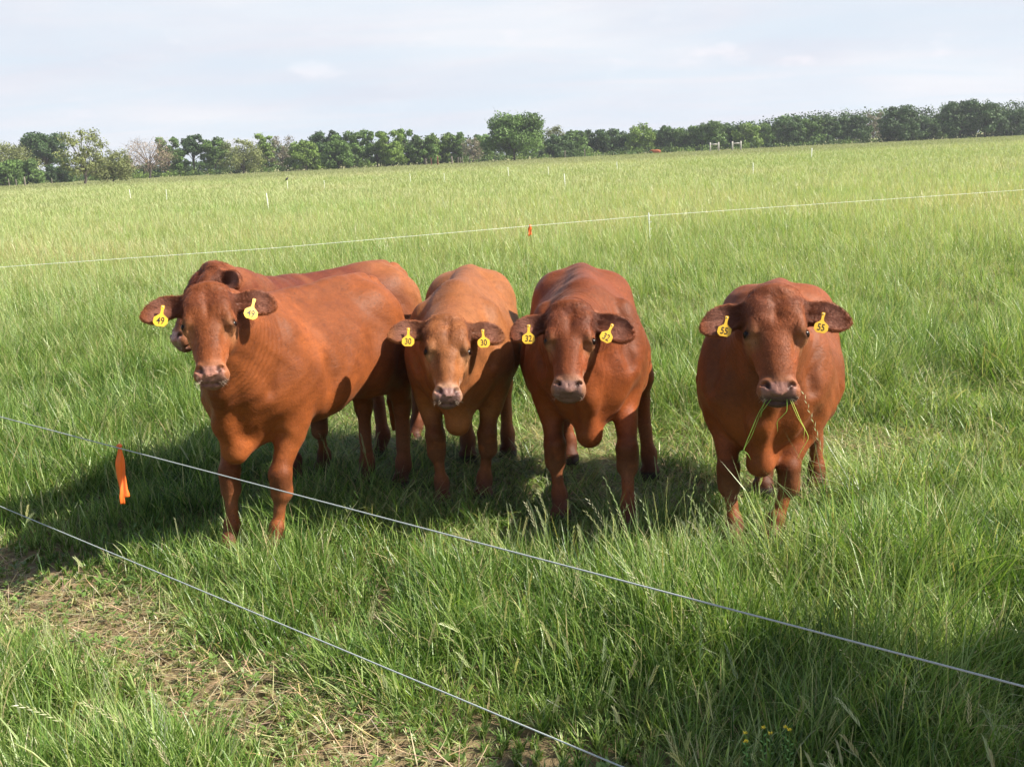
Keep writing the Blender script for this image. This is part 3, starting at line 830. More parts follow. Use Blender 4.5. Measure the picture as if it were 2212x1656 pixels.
# ------------------------------------------------------------------ ground
def lerp(a, b, t): return a+(b-a)*t
def strip_mask(x, y):
    """0..1: the trodden bare strip on the photographer's side of the wires"""
    px = np.array([-4.2, -2.4, -1.32, -.71, -.30, .10, .45, 1.2]); py = np.array([6.3, 4.55, 3.60, 3.02, 2.72, 2.50, 2.20, 1.2])
    c = np.interp(x, px, py); d = (y-c)*.74
    wv = .155+.22*(fbm2(x, y, .4, 3)-.5)*2
    m = np.exp(-np.abs(d/np.maximum(wv, .1))**3)
    return m*sstep(.22, .50, fbm2(x, y, .35, 9)+.12)
def tread_mask(x, y):
    m = 0
    for cx_, cy_, rx, ry, a in ((0.10, 6.1, 1.0, .9, 1.0), (1.85, 5.85, .55, .28, 1.0), (-.75, 6.4, .8, .9, .8), (.45, 5.1, .6, .5, .7), (1.2, 5.4, .8, .6, .6), (2.8, 6.7, .7, .35, .6), (-.5, 5.3, .5, .5, .6)):
        m = np.maximum(m, a*np.exp(-(((x-cx_)/rx)**2+((y-cy_)/ry)**2)))
    return m

def ground_mat():
    mt, n = material('pasture_soil')
    t = n.n('ShaderNodeTexCoord')
    sp = n.n('ShaderNodeSeparateXYZ', i={0: (t, 'Object')})
    na = n.n('ShaderNodeTexNoise', i={0: (t, 'Object'), 'Scale': 9.0, 'Detail': 8.0, 'Roughness': 0.7})
    nb = n.n('ShaderNodeTexNoise', i={0: (t, 'Object'), 'Scale': 60.0, 'Detail': 6.0, 'Roughness': 0.7})
    soil = n.ramp(na, [(0.30, (.055, .036, .022)), (0.5, (.13, .092, .055)), (0.70, (.24, .18, .105))])
    soil2 = n.mix(nb, (soil, 0), (.30, .23, .13)); 
    nc = n.n('ShaderNodeTexNoise', i={0: n.n('ShaderNodeMapping', i={0: (t, 'Object'), 'Scale': (1, .35, 1)}), 'Scale': .25, 'Detail': 7.0, 'Roughness': .6})
    far = n.ramp(nc, [(0.35, (.20, .24, .085)), (0.5, (.29, .32, .14)), (0.65, (.37, .38, .21))])
    band = n.n('ShaderNodeMapRange', i={0: (sp, 1), 1: 120.0, 2: 190.0, 3: 0.0, 4: 1.0})
    farb = n.mix(band, (far, 0), (.21, .22, .11))
    rim = n.n('ShaderNodeMapRange', i={0: (sp, 1), 1: 258.0, 2: 275.0, 3: 0.0, 4: .85})
    farc = n.mix(rim, mixout(farb), (.36, .34, .17))
    f = n.n('ShaderNodeMapRange', i={0: (sp, 1), 1: 7.0, 2: 22.0, 3: 0.0, 4: 1.0})
    c = n.mix(f, mixout(soil2), mixout(farc))
    bp = n.n('ShaderNodeBump', i={'Height': nb, 'Strength': 0.6, 'Distance': 0.02})
    b = n.n('ShaderNodeBsdfPrincipled', i={'Base Color': mixout(c), 'Roughness': 0.9, 'Specular IOR Level': 0.1, 'Normal': bp})
    n.n('ShaderNodeOutputMaterial', i={0: b})
    return mt
def build_ground():
    # finer near the camera so that the soil can be slightly uneven
    xs = np.concatenate([[-1200, -700, -300, -100, -40, -20, -12], np.linspace(-8, 8, 161), [12, 20, 40, 100, 300, 700, 1200]])
    ys = np.concatenate([[-600, -300, -50, -10, -3, 0], np.linspace(1, 10, 91), [12, 15, 20, 30, 50, 80, 120, 180, 250, 320, 400, 600, 900]])
    X, Y = np.meshgrid(xs, ys, indexing='ij')
    near = (np.abs(X) < 8.1)*(Y > .9)*(Y < 10.1)
    Z = near*(-.02*fbm2(X, Y, .5, 31)-.012*strip_mask(X, Y))
    V = np.stack([X, Y, Z], -1).reshape(-1, 3)
    nx, ny = len(xs), len(ys)
    i = np.arange(nx-1)[:, None]*ny; j = np.arange(ny-1)[None]
    Q = np.stack([i+j, i+ny+j, i+ny+j+1, i+j+1], -1).reshape(-1, 4)
    o = obj('ground', mesh_np('ground', V, Q), ground_mat()); tag(o, kind='structure')
build_ground()

# ------------------------------------------------------------------ grass
def grass_mat(name, trans=.39, rough=.38, spec=.45):
    mt, n = material(name)
    vc = n.n('ShaderNodeVertexColor', layer_name='Col')
    d = n.n('ShaderNodeBsdfPrincipled', i={'Base Color': vc, 'Roughness': rough, 'Specular IOR Level': spec})
    tcol = n.mix(1.0, (vc, 0), (1.1, 1.15, .55), 'MULTIPLY')
    tr = n.n('ShaderNodeBsdfTranslucent', i={'Color': mixout(tcol)})
    mx = n.n('ShaderNodeMixShader', i={0: trans, 1: d, 2: tr})
    n.n('ShaderNodeOutputMaterial', i={0: mx})
    return mt
GM = grass_mat('grass_blade')
PALM = np.array([(.040, .098, .018), (.100, .195, .034), (.190, .300, .064), (.295, .390, .120), (.400, .460, .205), (.49, .49, .29), (.48, .39, .21)])

def blade_mesh(x, y, L, w, az, th0, curl, seg, C, z0=None, twist=None):
    N_ = len(x)
    dx, dy = np.cos(az), np.sin(az)
    P = np.zeros((N_, seg+1, 3)); P[:, 0, 0] = x; P[:, 0, 1] = y; P[:, 0, 2] = -.01 if z0 is None else z0
    for k in range(seg):
        th = th0+curl*((k+.5)/seg)**1.5
        s = L/seg
        P[:, k+1, 0] = P[:, k, 0]+s*np.sin(th)*dx; P[:, k+1, 1] = P[:, k, 1]+s*np.sin(th)*dy; P[:, k+1, 2] = np.maximum(P[:, k, 2]+s*np.cos(th), .006)
    ta = az+np.pi/2+(rng.normal(0, .6, N_) if twist is None else twist)
    sx, sy = np.cos(ta), np.sin(ta)
    t = np.arange(seg)/seg
    prof = np.interp(t, [0, .15, .55, 1], [.65, 1, .85, .25])
    W2 = (w[:, None]*prof[None])/2
    A = P[:, :seg].copy(); Bv = P[:, :seg].copy()
    A[..., 0] -= W2*sx[:, None]; A[..., 1] -= W2*sy[:, None]; Bv[..., 0] += W2*sx[:, None]; Bv[..., 1] += W2*sy[:, None]
    V = np.concatenate([np.stack([A, Bv], 2).reshape(N_, 2*seg, 3), P[:, seg:seg+1]], 1)
    nv = 2*seg+1
    base = np.arange(N_)[:, None, None]*nv
    q = np.array([[2*k, 2*k+1, 2*k+3, 2*k+2] for k in range(seg-1)], np.int64)
    Q = (base+q[None]).reshape(-1, 4) if seg > 1 else np.zeros((0, 4), int)
    T = (base+np.array([[2*seg-2, 2*seg-1, 2*seg]])[None]).reshape(-1, 3)
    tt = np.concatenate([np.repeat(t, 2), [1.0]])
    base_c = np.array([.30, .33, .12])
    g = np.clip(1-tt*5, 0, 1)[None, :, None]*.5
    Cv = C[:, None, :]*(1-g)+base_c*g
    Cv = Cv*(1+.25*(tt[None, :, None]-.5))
    return V.reshape(-1, 3), Q, T, Cv.reshape(-1, 3)

def merge(parts):
    V = []; Q = []; T = []; C = []; o = 0
    for v, q, t, c in parts:
        V.append(v); Q.append(q+o); T.append(t+o); C.append(c); o += len(v)
    return np.concatenate(V), np.concatenate(Q), np.concatenate(T), np.concatenate(C)

def sample(n, y0, y1, p):
    """points of the field in front of the camera, density falling as distance**-p"""
    u = rng.random(n)
    # weight(y) ~ y**-p * (y+1)
    ys = np.linspace(y0, y1, 4000); wt = ys**(-p)*(ys*1.02+1.2); cdf = np.cumsum(wt); cdf /= cdf[-1]
    y = np.interp(u, cdf, ys)
    x = (rng.random(n)-.5)*(y*1.04+2.6)
    return x, y

def tuft_jitter(x, y, cell=.06, amt=.6):
    """draw the blades together into tufts"""
    cxi = np.floor(x/cell); cyi = np.floor(y/cell)
    h = np.sin(cxi*127.1+cyi*311.7)*43758.5453; h2 = np.sin(cxi*269.5+cyi*183.3)*43758.5453
    tx = (cxi+(h-np.floor(h)))*cell; ty = (cyi+(h2-np.floor(h2)))*cell
    return x+(tx-x)*amt, y+(ty-y)*amt, (h-np.floor(h)), (h2-np.floor(h2))

def height_at(x, y):
    n1_ = fbm2(x, y, .55, 11); n2_ = fbm2(x, y, 2.6, 12)
    h = .10+.42*sstep(.22, .78, .6*n1_+.4*n2_)
    h = h*(1+.25*sstep(.3, 1.4, x)*(y < 5))
    h = h*lerp(.62, 1, np.clip(np.abs(y-4.9-.25*x)/1.0-.25, 0, 1))
    h = lerp(h, .30+.22*n1_, sstep(8, 16, y))
    h = lerp(h, .30, sstep(110, 160, y))
    st = strip_mask(x, y); h = lerp(h, .060, st)
    # short sward close to the strip on its near and far side
    nearstrip = np.exp(-((y-.12-np.interp(x, [-2.4, -1.32, -.71, -.30, .5], [4.55, 3.60, 3.02, 2.72, 2.2]))/.72)**2)
    h = h*(1-.62*nearstrip)
    h = h*lerp(.55, 1, sstep(.30, .62, fbm2(x, y, .33, 14)))
    tm = tread_mask(x, y); h = lerp(h, .15, np.clip(tm, 0, 1)*.85)
    h = h+.10*np.exp(-(((x+1.2)/.35)**2+((y-4.35)/.18)**2))
    h = h*(1-.50*np.exp(-(((x-1.0)/.30)**2+((y-4.15)/.28)**2)))*(1-.35*np.exp(-(((x-.35)/.40)**2+((y-4.5)/.30)**2)))
    # tall dark clump on the right, low hollow round it
    h = h+.16*np.exp(-(((x-2.55)/.35)**2+((y-6.9)/.45)**2))
    h = h+.22*np.exp(-(((x-2.35)/.5)**2+((y-17.2)/.6)**2))
    return h

def grass(n, y0, y1, p, seg, wpx, tall=1.0):
    x, y = sample(n, y0, y1, p)
    x, y, r1, r2 = tuft_jitter(x, y, .055 if y1 < 12 else .18, .62)
    h = height_at(x, y); tm = tread_mask(x, y); st = strip_mask(x, y)
    keep = rng.random(n) > st*.22
    keep &= rng.random(n) > .35*sstep(.5, .25, fbm2(x, y, .25, 21))*(y < 9)
    x, y, h, tm, st, r1, r2 = [a[keep] for a in (x, y, h, tm, st, r1, r2)]
    m_ = len(x)
    L = h*rng.uniform(.45, 1.2, m_)*tall*(.80+.4*r1)
    w = np.maximum(rng.uniform(.0020, .0062, m_), y*wpx*rng.uniform(.6, 1.3, m_))
    la = fbm2(x, y, .7, 41)*7+1.2
    az = np.where(rng.random(m_) < .78, rng.uniform(0, 2*np.pi, m_), la+rng.normal(0, .7, m_))
    th0 = np.abs(rng.normal(0, .26, m_))+.75*fbm2(x, y, .5, 43)*rng.random(m_)+tm*rng.uniform(.3, 1.2, m_)+st*.5
    curl = np.abs(rng.normal(.45, .65, m_))*lerp(1, 1.6, sstep(5, 9, y))*(1+tm)*np.where(rng.random(m_) < .12, 2.2, 1)
    # colour: fresh near, paler seed heads and straw with distance and in patches
    pt = .5*fbm2(x, y, .45, 51)+.5*fbm2(x, y, 2.2, 54); pf = .4*fbm2(x*.6, y, 6.0, 52)+.6*fbm2(x, y, 1.6+y*.05, 53)
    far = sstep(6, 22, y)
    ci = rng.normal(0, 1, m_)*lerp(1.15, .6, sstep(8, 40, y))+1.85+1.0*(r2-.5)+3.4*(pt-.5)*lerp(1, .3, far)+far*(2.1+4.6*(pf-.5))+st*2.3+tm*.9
    dry = rng.random(m_) < (.05+.22*st+.15*tm+.07*far)
    ci = np.where(dry, 5.5+rng.random(m_)*.5, ci); ci = np.clip(ci, 0, 5.99)
    i0 = ci.astype(int); fr = (ci-i0)[:, None]
    C = PALM[i0]*(1-fr)+PALM[np.minimum(i0+1, 6)]*fr
    vr = lerp(1.0, .45, sstep(8, 40, y))[:, None]; C = C*(1+(-.35+.65*rng.random((m_, 1)))*vr)
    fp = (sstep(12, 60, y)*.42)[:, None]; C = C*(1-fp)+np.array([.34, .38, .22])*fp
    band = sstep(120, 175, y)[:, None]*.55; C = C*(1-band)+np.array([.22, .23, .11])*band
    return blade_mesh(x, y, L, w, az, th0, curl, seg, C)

def heads(n, y0, y1, p, detail):
    """flower spikes of ryegrass on thin stalks"""
    x, y = sample(n, y0, y1, p)
    cl = fbm2(x, y, .8, 61)
    keep = (rng.random(n) < sstep(.30, .62, cl)*1.1)&(strip_mask(x, y) < .3)&(tread_mask(x, y) < .5)
    x, y = x[keep], y[keep]
    if y1 < 10:
        xx = np.concatenate([rng.normal(.82, .22, 46), rng.normal(1.12, .06, 18), rng.normal(.25, .18, 34), rng.normal(-.05, .1, 14), rng.uniform(.9, 1.8, 20)]); yy = np.concatenate([rng.normal(3.95, .12, 46), rng.normal(3.95, .08, 18), rng.normal(3.95, .15, 34), rng.normal(4.2, .1, 14), rng.uniform(2.9, 4.0, 20)])
        x = np.concatenate([x, xx]); y = np.concatenate([y, yy])
    m_ = len(x)
    h = height_at(x, y); L = h*rng.uniform(1.10, 1.55, m_)+.06
    if y1 < 10: L[-132:-68] = np.minimum(L[-132:-68], .40)*rng.uniform(.65, .95, 64)
    az = rng.uniform(0, 2*np.pi, m_); th0 = np.abs(rng.normal(0, .16, m_)); curl = np.abs(rng.normal(.3, .3, m_))
    pal = np.stack([rng.uniform(.42, .56, m_), rng.uniform(.47, .56, m_), rng.uniform(.24, .34, m_)], 1)*rng.uniform(.7, 1.1, (m_, 1))
    w = np.maximum(.0022, y*.00030)
    out = [blade_mesh(x, y, L, w*np.ones(m_), az, th0, curl, 6, pal*[.75, .95, .6])]
    # spike positions along the upper part of the stalk
    K = detail
    f0 = rng.uniform(.58, .72, m_)
    dx, dy = np.cos(az), np.sin(az)
    for k in range(K):
        t = f0+(1-f0)*(k+.5)/K
        # integrate the bent stalk up to t
        px = x.copy(); py = y.copy(); pz = np.full(m_, -.01)
        for q in range(6):
            a = np.clip(t*6-q, 0, 1); th = th0+curl*((q+.5)/6)**1.5
            px = px+L/6*a*np.sin(th)*dx; py = py+L/6*a*np.sin(th)*dy; pz = pz+L/6*a*np.cos(th)
        th = th0+curl*t**1.5
        side = 1 if k % 2 else -1
        th2 = th+side*.30*rng.uniform(.7, 1.2, m_)
        ll = rng.uniform(.020, .028, m_)*(1.15 if K > 8 else 1.7)*(1-.35*(k/K)); ww = np.maximum(.0042, y*.0005)
        ax = np.stack([np.sin(th2)*dx, np.sin(th2)*dy, np.cos(th2)], 1)
        sv = np.stack([-dy, dx, np.zeros(m_)], 1)*.5+np.stack([dx*np.cos(th2), dy*np.cos(th2), -np.sin(th2)], 1)*.6
        p0 = np.stack([px, py, pz], 1); p1 = p0+ax*ll[:, None]
        md = p0+ax*ll[:, None]*.4
        V = np.stack([p0, md+sv*ww[:, None]*.5 if np.ndim(ww) else md+sv*ww*.5, p1, md-sv*ww[:, None]*.5 if np.ndim(ww) else md-sv*ww*.5], 1).reshape(-1, 3)
        Q = np.arange(m_)[:, None]*4+np.array([[0, 1, 2, 3]])
        out.append((V, Q, np.zeros((0, 3), int), np.repeat(pal*rng.uniform(.85, 1.15, (m_, 1)), 4, 0)))
    return merge(out)

def add_stuff(name, parts, label=None, cat=None, mat=None):
    V, Q, T, C = merge(parts) if isinstance(parts, list) else parts
    me = mesh_np(name, V, Q, T, False); set_col(me, C)
    o = obj(name, me, mat or GM); tag(o, label, cat, None, 'stuff')
    return o
GD = GDEN
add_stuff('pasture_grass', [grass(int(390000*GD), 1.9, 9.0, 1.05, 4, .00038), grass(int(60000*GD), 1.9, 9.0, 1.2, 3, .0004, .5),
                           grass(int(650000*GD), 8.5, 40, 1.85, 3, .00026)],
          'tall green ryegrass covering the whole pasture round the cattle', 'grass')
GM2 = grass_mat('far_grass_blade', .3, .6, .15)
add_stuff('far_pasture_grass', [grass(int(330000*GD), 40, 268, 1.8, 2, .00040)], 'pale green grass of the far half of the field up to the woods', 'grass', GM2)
add_stuff('grass_seed_heads', [heads(int(3000*GD), 2.2, 9.0, 1.2, 14), heads(int(22000*GD), 9.0, 45, 1.9, 5)],
          'pale flowering spikes rising on thin stalks above the pasture grass', 'grass')

def litter(n):
    x = rng.uniform(-3.2, 1.4, n*3); y = rng.uniform(2.0, 6.5, n*3)
    k = (rng.random(n*3) < strip_mask(x, y)); x, y = x[k][:n], y[k][:n]
    x2 = rng.uniform(-1.5, 3.3, n); y2 = rng.uniform(4.6, 7.4, n); k = rng.random(n) < tread_mask(x2, y2)*.9
    x = np.concatenate([x, x2[k]]); y = np.concatenate([y, y2[k]]); m_ = len(x)
    c = np.stack([rng.uniform(.44, .66, m_), rng.uniform(.36, .52, m_), rng.uniform(.20, .32, m_)], 1)*rng.uniform(.5, 1.1, (m_, 1))
    return blade_mesh(x, y, rng.uniform(.04, .20, m_), rng.uniform(.0015, .0045, m_), rng.uniform(0, 2*np.pi, m_), rng.uniform(1.2, 1.62, m_), rng.normal(0, .25, m_), 3, c,
                      z0=rng.uniform(.004, .03, m_))
add_stuff('straw_litter', litter(int(9000*min(1, GD))), 'dry straw lying on the bare trodden strip and where the cattle stood', 'straw', grass_mat('dry_straw', .1, .6, .2))

# low broad-leaved weeds in the trodden strip and at its edges
def weeds(n):
    x = rng.uniform(-2.6, 1.3, n*6); y = rng.uniform(2.0, 5.0, n*6)
    k = (strip_mask(x, y) > .12)|(rng.random(n*6) < .06)
    x, y = x[k][:n], y[k][:n]; V = []; Q = []; C = []; o = 0
    for xi, yi in zip(x, y):
        nl = rng.integers(4, 9); s = rng.uniform(.006, .016); c = np.array([.15, .24, .06])*rng.uniform(.7, 1.4)
        for j in range(nl):
            a = j*2.4+rng.random(); tilt = rng.uniform(.2, .9); z0 = rng.uniform(.01, .045)
            d = np.array([math.cos(a)*math.cos(tilt), math.sin(a)*math.cos(tilt), math.sin(tilt)]); sv = np.array([-math.sin(a), math.cos(a), 0])
            p = np.array([xi, yi, z0]); prof = [(0, .1), (.35, .42), (.7, .38), (1, .05)]
            for t, w in prof: V += [p+d*s*2.2*t+sv*w*s-[0, 0, .3*s*t*t], p+d*s*2.2*t-sv*w*s-[0, 0, .3*s*t*t]]; C += [c, c*1.1]
            for k in range(3): Q.append((o+2*k, o+2*k+1, o+2*k+3, o+2*k+2))
            o += 8
    return np.array(V), np.array(Q), np.zeros((0, 3), int), np.array(C)
add_stuff('low_weeds', weeds(420), 'small broad leaved weeds creeping over the bare trodden strip', 'weeds')
# ------------------------------------------------------------------ fence wires, tapes, posts
def wire_mat():
    mt, n = material('woven_polywire')
    t = n.n('ShaderNodeTexCoord')
    wv = n.n('ShaderNodeTexWave', wave_type='BANDS', bands_direction='DIAGONAL', i={0: (t, 'UV'), 'Scale': 1.0, 'Distortion': 0.0})
    c = n.mix(wv, (.30, .34, .40), (.72, .76, .80))
    b = n.n('ShaderNodeBsdfPrincipled', i={'Base Color': mixout(c), 'Roughness': .45})
    n.n('ShaderNodeOutputMaterial', i={0: b})
    return mt
def twisted(name, P, r, strands, turn, mat, label, group, cat='wire'):
    """a cord of twisted strands along P: one mesh"""
    P = np.asarray(P, float)
    seg = np.linalg.norm(np.diff(P, axis=0), axis=1); s = np.concatenate([[0], np.cumsum(seg)])
    n = int(s[-1]/turn*8); n = min(n, 7000)
    t = np.linspace(0, s[-1], n)
    C = np.stack([np.interp(t, s, P[:, i]) for i in range(3)], 1)
    d = unit(P[-1]-P[0]); a = unit(np.cross(d, [0, 0, 1])); b = np.cross(a, d)
    V = []; Q = []; o = 0
    for k in range(strands):
        ph = 2*np.pi*(t/turn+k/strands)
        c = C+r*.5*(a*np.cos(ph)[:, None]+b*np.sin(ph)[:, None])
        v, q = tube_np(c, r*.56, 5); V.append(v); Q.append(q+o); o += len(v)
    me = mesh_np(name, np.concatenate(V), np.concatenate(Q))
    o_ = obj(name, me, mat); tag(o_, label, cat, group); return o_
MW = simple_mat('grey_polywire', (.42, .46, .47), .5, var=.3, scale=400)
MWW = simple_mat('white_polywire', (.75, .78, .76), .5, var=.15, scale=40)
def span(p, q, h0, h1, sag=.01, n=60):
    t = np.linspace(0, 1, n)[:, None]; P = np.array([*p, h0])*(1-t)+np.array([*q, h1])*t
    P[:, 2] -= sag*4*(t*(1-t))[:, 0]; return P
w0, w1 = gnd(0, 900, .6), gnd(2212, 1482, .6)
dw_ = w1-w0
twisted('electric_fence_wire', span(w0-dw_*1.2, w1+dw_*.55, .6, .6, .0), .0025, 3, .013, MW, 'thin grey electric fence wire crossing in front of the cattle, carrying the orange tape', 'electric fence wires')
v0, v1 = gnd(0, 1093, .28), gnd(1345, 1656, .28); dv_ = v1-v0
twisted('electric_fence_wire', span(v0-dv_*1.2, v1+dv_*1.0, .28, .28, .0), .0023, 3, .013, MW, 'lower grey electric fence wire nearest the camera over the bare strip', 'electric fence wires')
fw = [np.append(gnd(px, py, .6), .6) for px, py in ((-500, 611), (0, 577), (600, 535), (1145, 488), (1403, 466), (2212, 410), (2700, 376))]
v_, q_ = tube_np(np.array(fw), 0.0024, 6)
o_ = obj('electric_fence_wire', mesh_np('far_wire', v_, q_), MWW); tag(o_, 'thin white electric fence wire strung across the field behind the cattle', 'wire', 'electric fence wires')

MT = simple_mat('orange_flagging', (.90, .17, .03), .35, var=.08, scale=20)
def tape(px, py, h, length, label, wid=.036):
    p = np.append(gnd(px, py, h), h)
    face = unit(np.array([0, 0, H])-p); face[2] = 0; face = unit(face); rt = np.cross(face, [0, 0, 1.0]); rt = -rt
    n = 36; t = np.linspace(0, 1, n)
    hw_ = np.interp(t, [0, .04, .10, .25, .32, .75, .85, 1], [.004, .0045, .008, .015, .016, .0125, .017, .016])*wid/.03
    cx_ = np.interp(t, [0, .1, .3, .5, .8, 1], [.0, -.001, -.006, -.008, -.004, -.006])
    fold = .006*np.sin(t*9)*t+.01*t
    V = []
    cols = 6
    for j in range(n):
        for i in range(cols+1):
            s_ = -1+2*i/cols
            zc = fold[j]+.004*np.sin(s_*4+t[j]*7)
            V.append(p+rt*(cx_[j]+hw_[j]*s_)+face*zc-np.array([0, 0, length*t[j]]))
    Q = []
    for j in range(n-1):
        for i in range(cols):
            if t[j] > .86 and i >= cols//2: continue        # torn end
            a = j*(cols+1)+i; Q.append((a, a+1, a+cols+2, a+cols+1))
    body = mesh_np('flagging_tape', np.array(V), np.array(Q))
    r = empty('flagging_tape', p); 
    body.transform(Matrix.Translation(-Vector(p)))
    s_ = obj('strip', body, MT, r); md = s_.modifiers.new('thick', 'SOLIDIFY'); md.thickness = .0006
    kn = uv_ball(np.zeros(3), .009*wid/.03, np.array([0, 0, 1.0])); c = np.zeros(len(kn.vertices)*3); kn.vertices.foreach_get('co', c); c = c.reshape(-1, 3)*[1.1, 1, .8]; c += .0012*np.sin(c*900)
    kn.vertices.foreach_set('co', c.astype(f32).ravel())
    obj('knot', kn, MT, r); tag(r, label, 'tape'); return r
tape(258, 963, .6, .245, 'bright orange flagging tape knotted on the near fence wire left of cow 49')
tape(1145, 487, .6, .16, 'small orange tape hanging on the far white wire behind cows 30 and 32', .055)

# white step-in posts of the electric fence
MP = simple_mat('white_plastic', (.80, .82, .78), .45, var=.06)
def step_post(x, y, hgt, r=.012, lean=0.0):
    root = empty('step_in_post', (x, y, 0)); root.rotation_euler = (0, lean, 0)
    v, q = tube_np(np.array([[0, 0, -.05], [0, 0, hgt*.5], [0, 0, hgt-.02], [0, 0, hgt]]), np.array([r, r, r, r*.6]), 8)
    obj('shaft', mesh_np('shaft', v, q), MP, root)
    for k in range(4):
        z = hgt-.05-.11*k
        v, q = tube_np(np.array([[r*.5, 0, z], [r+.022, 0, z+.004], [r+.026, 0, z+.022]]), .0045, 6)
        obj('wire_clip', mesh_np('wire_clip', v, q), MP, root)
    v, q = tube_np(np.array([[-.05, 0, .10], [.05, 0, .10]]), .008, 6); obj('foot_step', mesh_np('foot_step', v, q), MP, root)
    return root
PG = 'white fence posts dotted about the field'
posts = [(1403, 459, .66, .012, 'thick white post holding up the far white wire behind cow 32'),
 (280, 409, .66, .022, 'white fence post far out on the left below the bare brown tree'),
 (358, 409, .66, .016, 'faint white fence post on the left, right of the one below the bare tree'),
 (577, 417, .66, .022, 'white fence post with a black bird sitting on it'),
 (620, 390, .66, .018, 'white fence post just beyond and right of the bird post'),
 (700, 389, .66, .014, 'faint white post below the tall dark tree left of centre'),
 (886, 374, .66, .018, 'white fence post below the row of wooden posts, left one of two'),
 (959, 374, .66, .014, 'tiny white post below the row of wooden posts, right one of two'),
 (1098, 361, .72, .026, 'bright white fence post in front of the lone oak trunk'),
 (1184, 360, .66, .018, 'tiny white post right of the lone oak trunk'),
 (1220, 375, .66, .022, 'white fence post in the field to the lower right of the lone oak'),
 (1333, 349, .66, .024, 'white fence post far off between the lone oak and the red cow'),
 (1627, 351, .66, .020, 'white fence post in the field just right of the timber braces'),
 (1753, 320, .90, .050, 'tall grey white post far off on the right before the dark woods')]
bird_at = None
for px, py, hh, r, lb in posts:
    g_ = gnd(px, py, hh); r_ = step_post(g_[0], g_[1], hh, r*.8, random.uniform(-.06, .06)); tag(r_, lb, 'fence post', PG)
    if 'bird' in lb: bird_at = (g_[0], g_[1], hh)

# black bird on its post
def bird(p):
    B = Body()
    B.ell((0, 0, .10), (.095, .06, .065), np.array([[.75, 0, .66], [0, 1, 0], [-.66, 0, .75]]), .02)
    B.ell((.075, 0, .185), (.034, .030, .030), None, .03)
    B.cone((.10, 0, .186), (.145, 0, .180), .010, .003, k=.01)
    B.cone((-.05, 0, .06), (-.15, 0, -.03), .026, .014, k=.03, sy=1.6)
    for s_ in (-1, 1):
        B.ell((-.02, s_*.040, .095), (.09, .014, .042), np.array([[.78, 0, .62], [0, 1, 0], [-.62, 0, .78]]), .015)
        B.cone((.0, s_*.018, .06), (.0, s_*.018, .0), .007, .005, k=.01)
    V, Q = B.polygonise(.005)
    r = empty('bird', p, .6); obj('body', mesh_np('bird_body', V, Q), simple_mat('black_feathers', (.015, .014, .016), .45), r)
    for s_ in (-1, 1): obj('eye', uv_ball(np.array([.092, s_*.024, .192]), .0045, np.array([0, s_, 0.])), MAT['eye'], r)
    tag(r, 'small black bird perched on top of a white fence post', 'bird')
bird(bird_at)

# timber posts and braces at the far edge of the field
MWD = simple_mat('weathered_timber', (.17, .145, .12), .85, var=.4, scale=14, bump=.5)
MWP = simple_mat('pale_timber', (.42, .40, .36), .8, var=.25, scale=14, bump=.4)
def far_xy(px, D):
    r = ray(px, 331-(px-1106)*.0489); return np.array([r[0]/r[1]*D, D])
def timber(name, P, r, mat, parent=None, loc=None):
    v, q = tube_np(np.array(P, float), r, 8)
    # close the ends
    me = mesh_np(name, v, q); bmx = __import__('bmesh').new(); bmx.from_mesh(me); __import__('bmesh').ops.holes_fill(bmx, edges=bmx.edges); bmx.to_mesh(me); bmx.free()
    return obj(name, me, mat, parent)
WG = 'weathered wooden fence posts at the far edge'
wl_ = [(18, 225, 1.5, 'stubby wooden post at the far left edge of the field'), (33, 222, 1.35, 'wooden post second in from the far left edge'), (52, 215, 1.75, 'tallest wooden post at the far left below the dark trees'),
 (110, 235, 1.2, 'thin wooden post left of the pale olive tree trunk'),
 (919, 240, 1.5, 'leftmost post of the broken wooden row left of the lone oak'), (931, 238, 1.6, 'slim wooden post beside the reddish one, left of it'), (945, 236, 1.9, 'thick reddish brown wooden post, the tallest of the row left of the lone oak'),
 (976, 240, 1.7, 'thick grey wooden post in the middle of the row left of the lone oak'), (989, 243, 1.4, 'first of three close wooden posts left of the lone oak'), (994, 243, 1.35, 'middle of three close wooden posts left of the lone oak'),
 (999, 243, 1.4, 'last of three close wooden posts left of the lone oak'), (1014, 244, 1.5, 'wooden post right of the three close ones'), (1034, 246, 1.45, 'wooden post second nearest to the lone oak'), (1068, 250, 1.3, 'faint wooden post nearest to the lone oak'),
 (1220, 262, 1.7, 'dark wooden post right of the lone oak, left one of a pair'), (1263, 262, 1.8, 'dark wooden post right of the lone oak, right one of a pair')]
for px, D, hh, lb in wl_:
    g_ = far_xy(px, D)
    r_ = .16 if ('thick' in lb or 'tallest' in lb) else .10
    a, b = random.uniform(-.08, .08), random.uniform(-.05, .05)
    v, q = tube_np(np.array([[0, 0, -.1], [a*.5, 0, hh*.5], [a, b, hh]]), np.array([r_, r_*.95, r_*.85]), 8)
    nb_ = len(v); v = np.concatenate([v, [[a, b, hh+.01]]]); tt = np.array([(nb_-8+i, nb_-8+(i+1) % 8, nb_) for i in range(8)])
    o_ = obj('wooden_post', mesh_np('wooden_post', v, q, tt), MWD if 'reddish' not in lb else simple_mat('red_brown_timber', (.13, .05, .03), .85, var=.3, scale=14))
    o_.location = (g_[0], g_[1], 0); tag(o_, lb, 'post', WG)
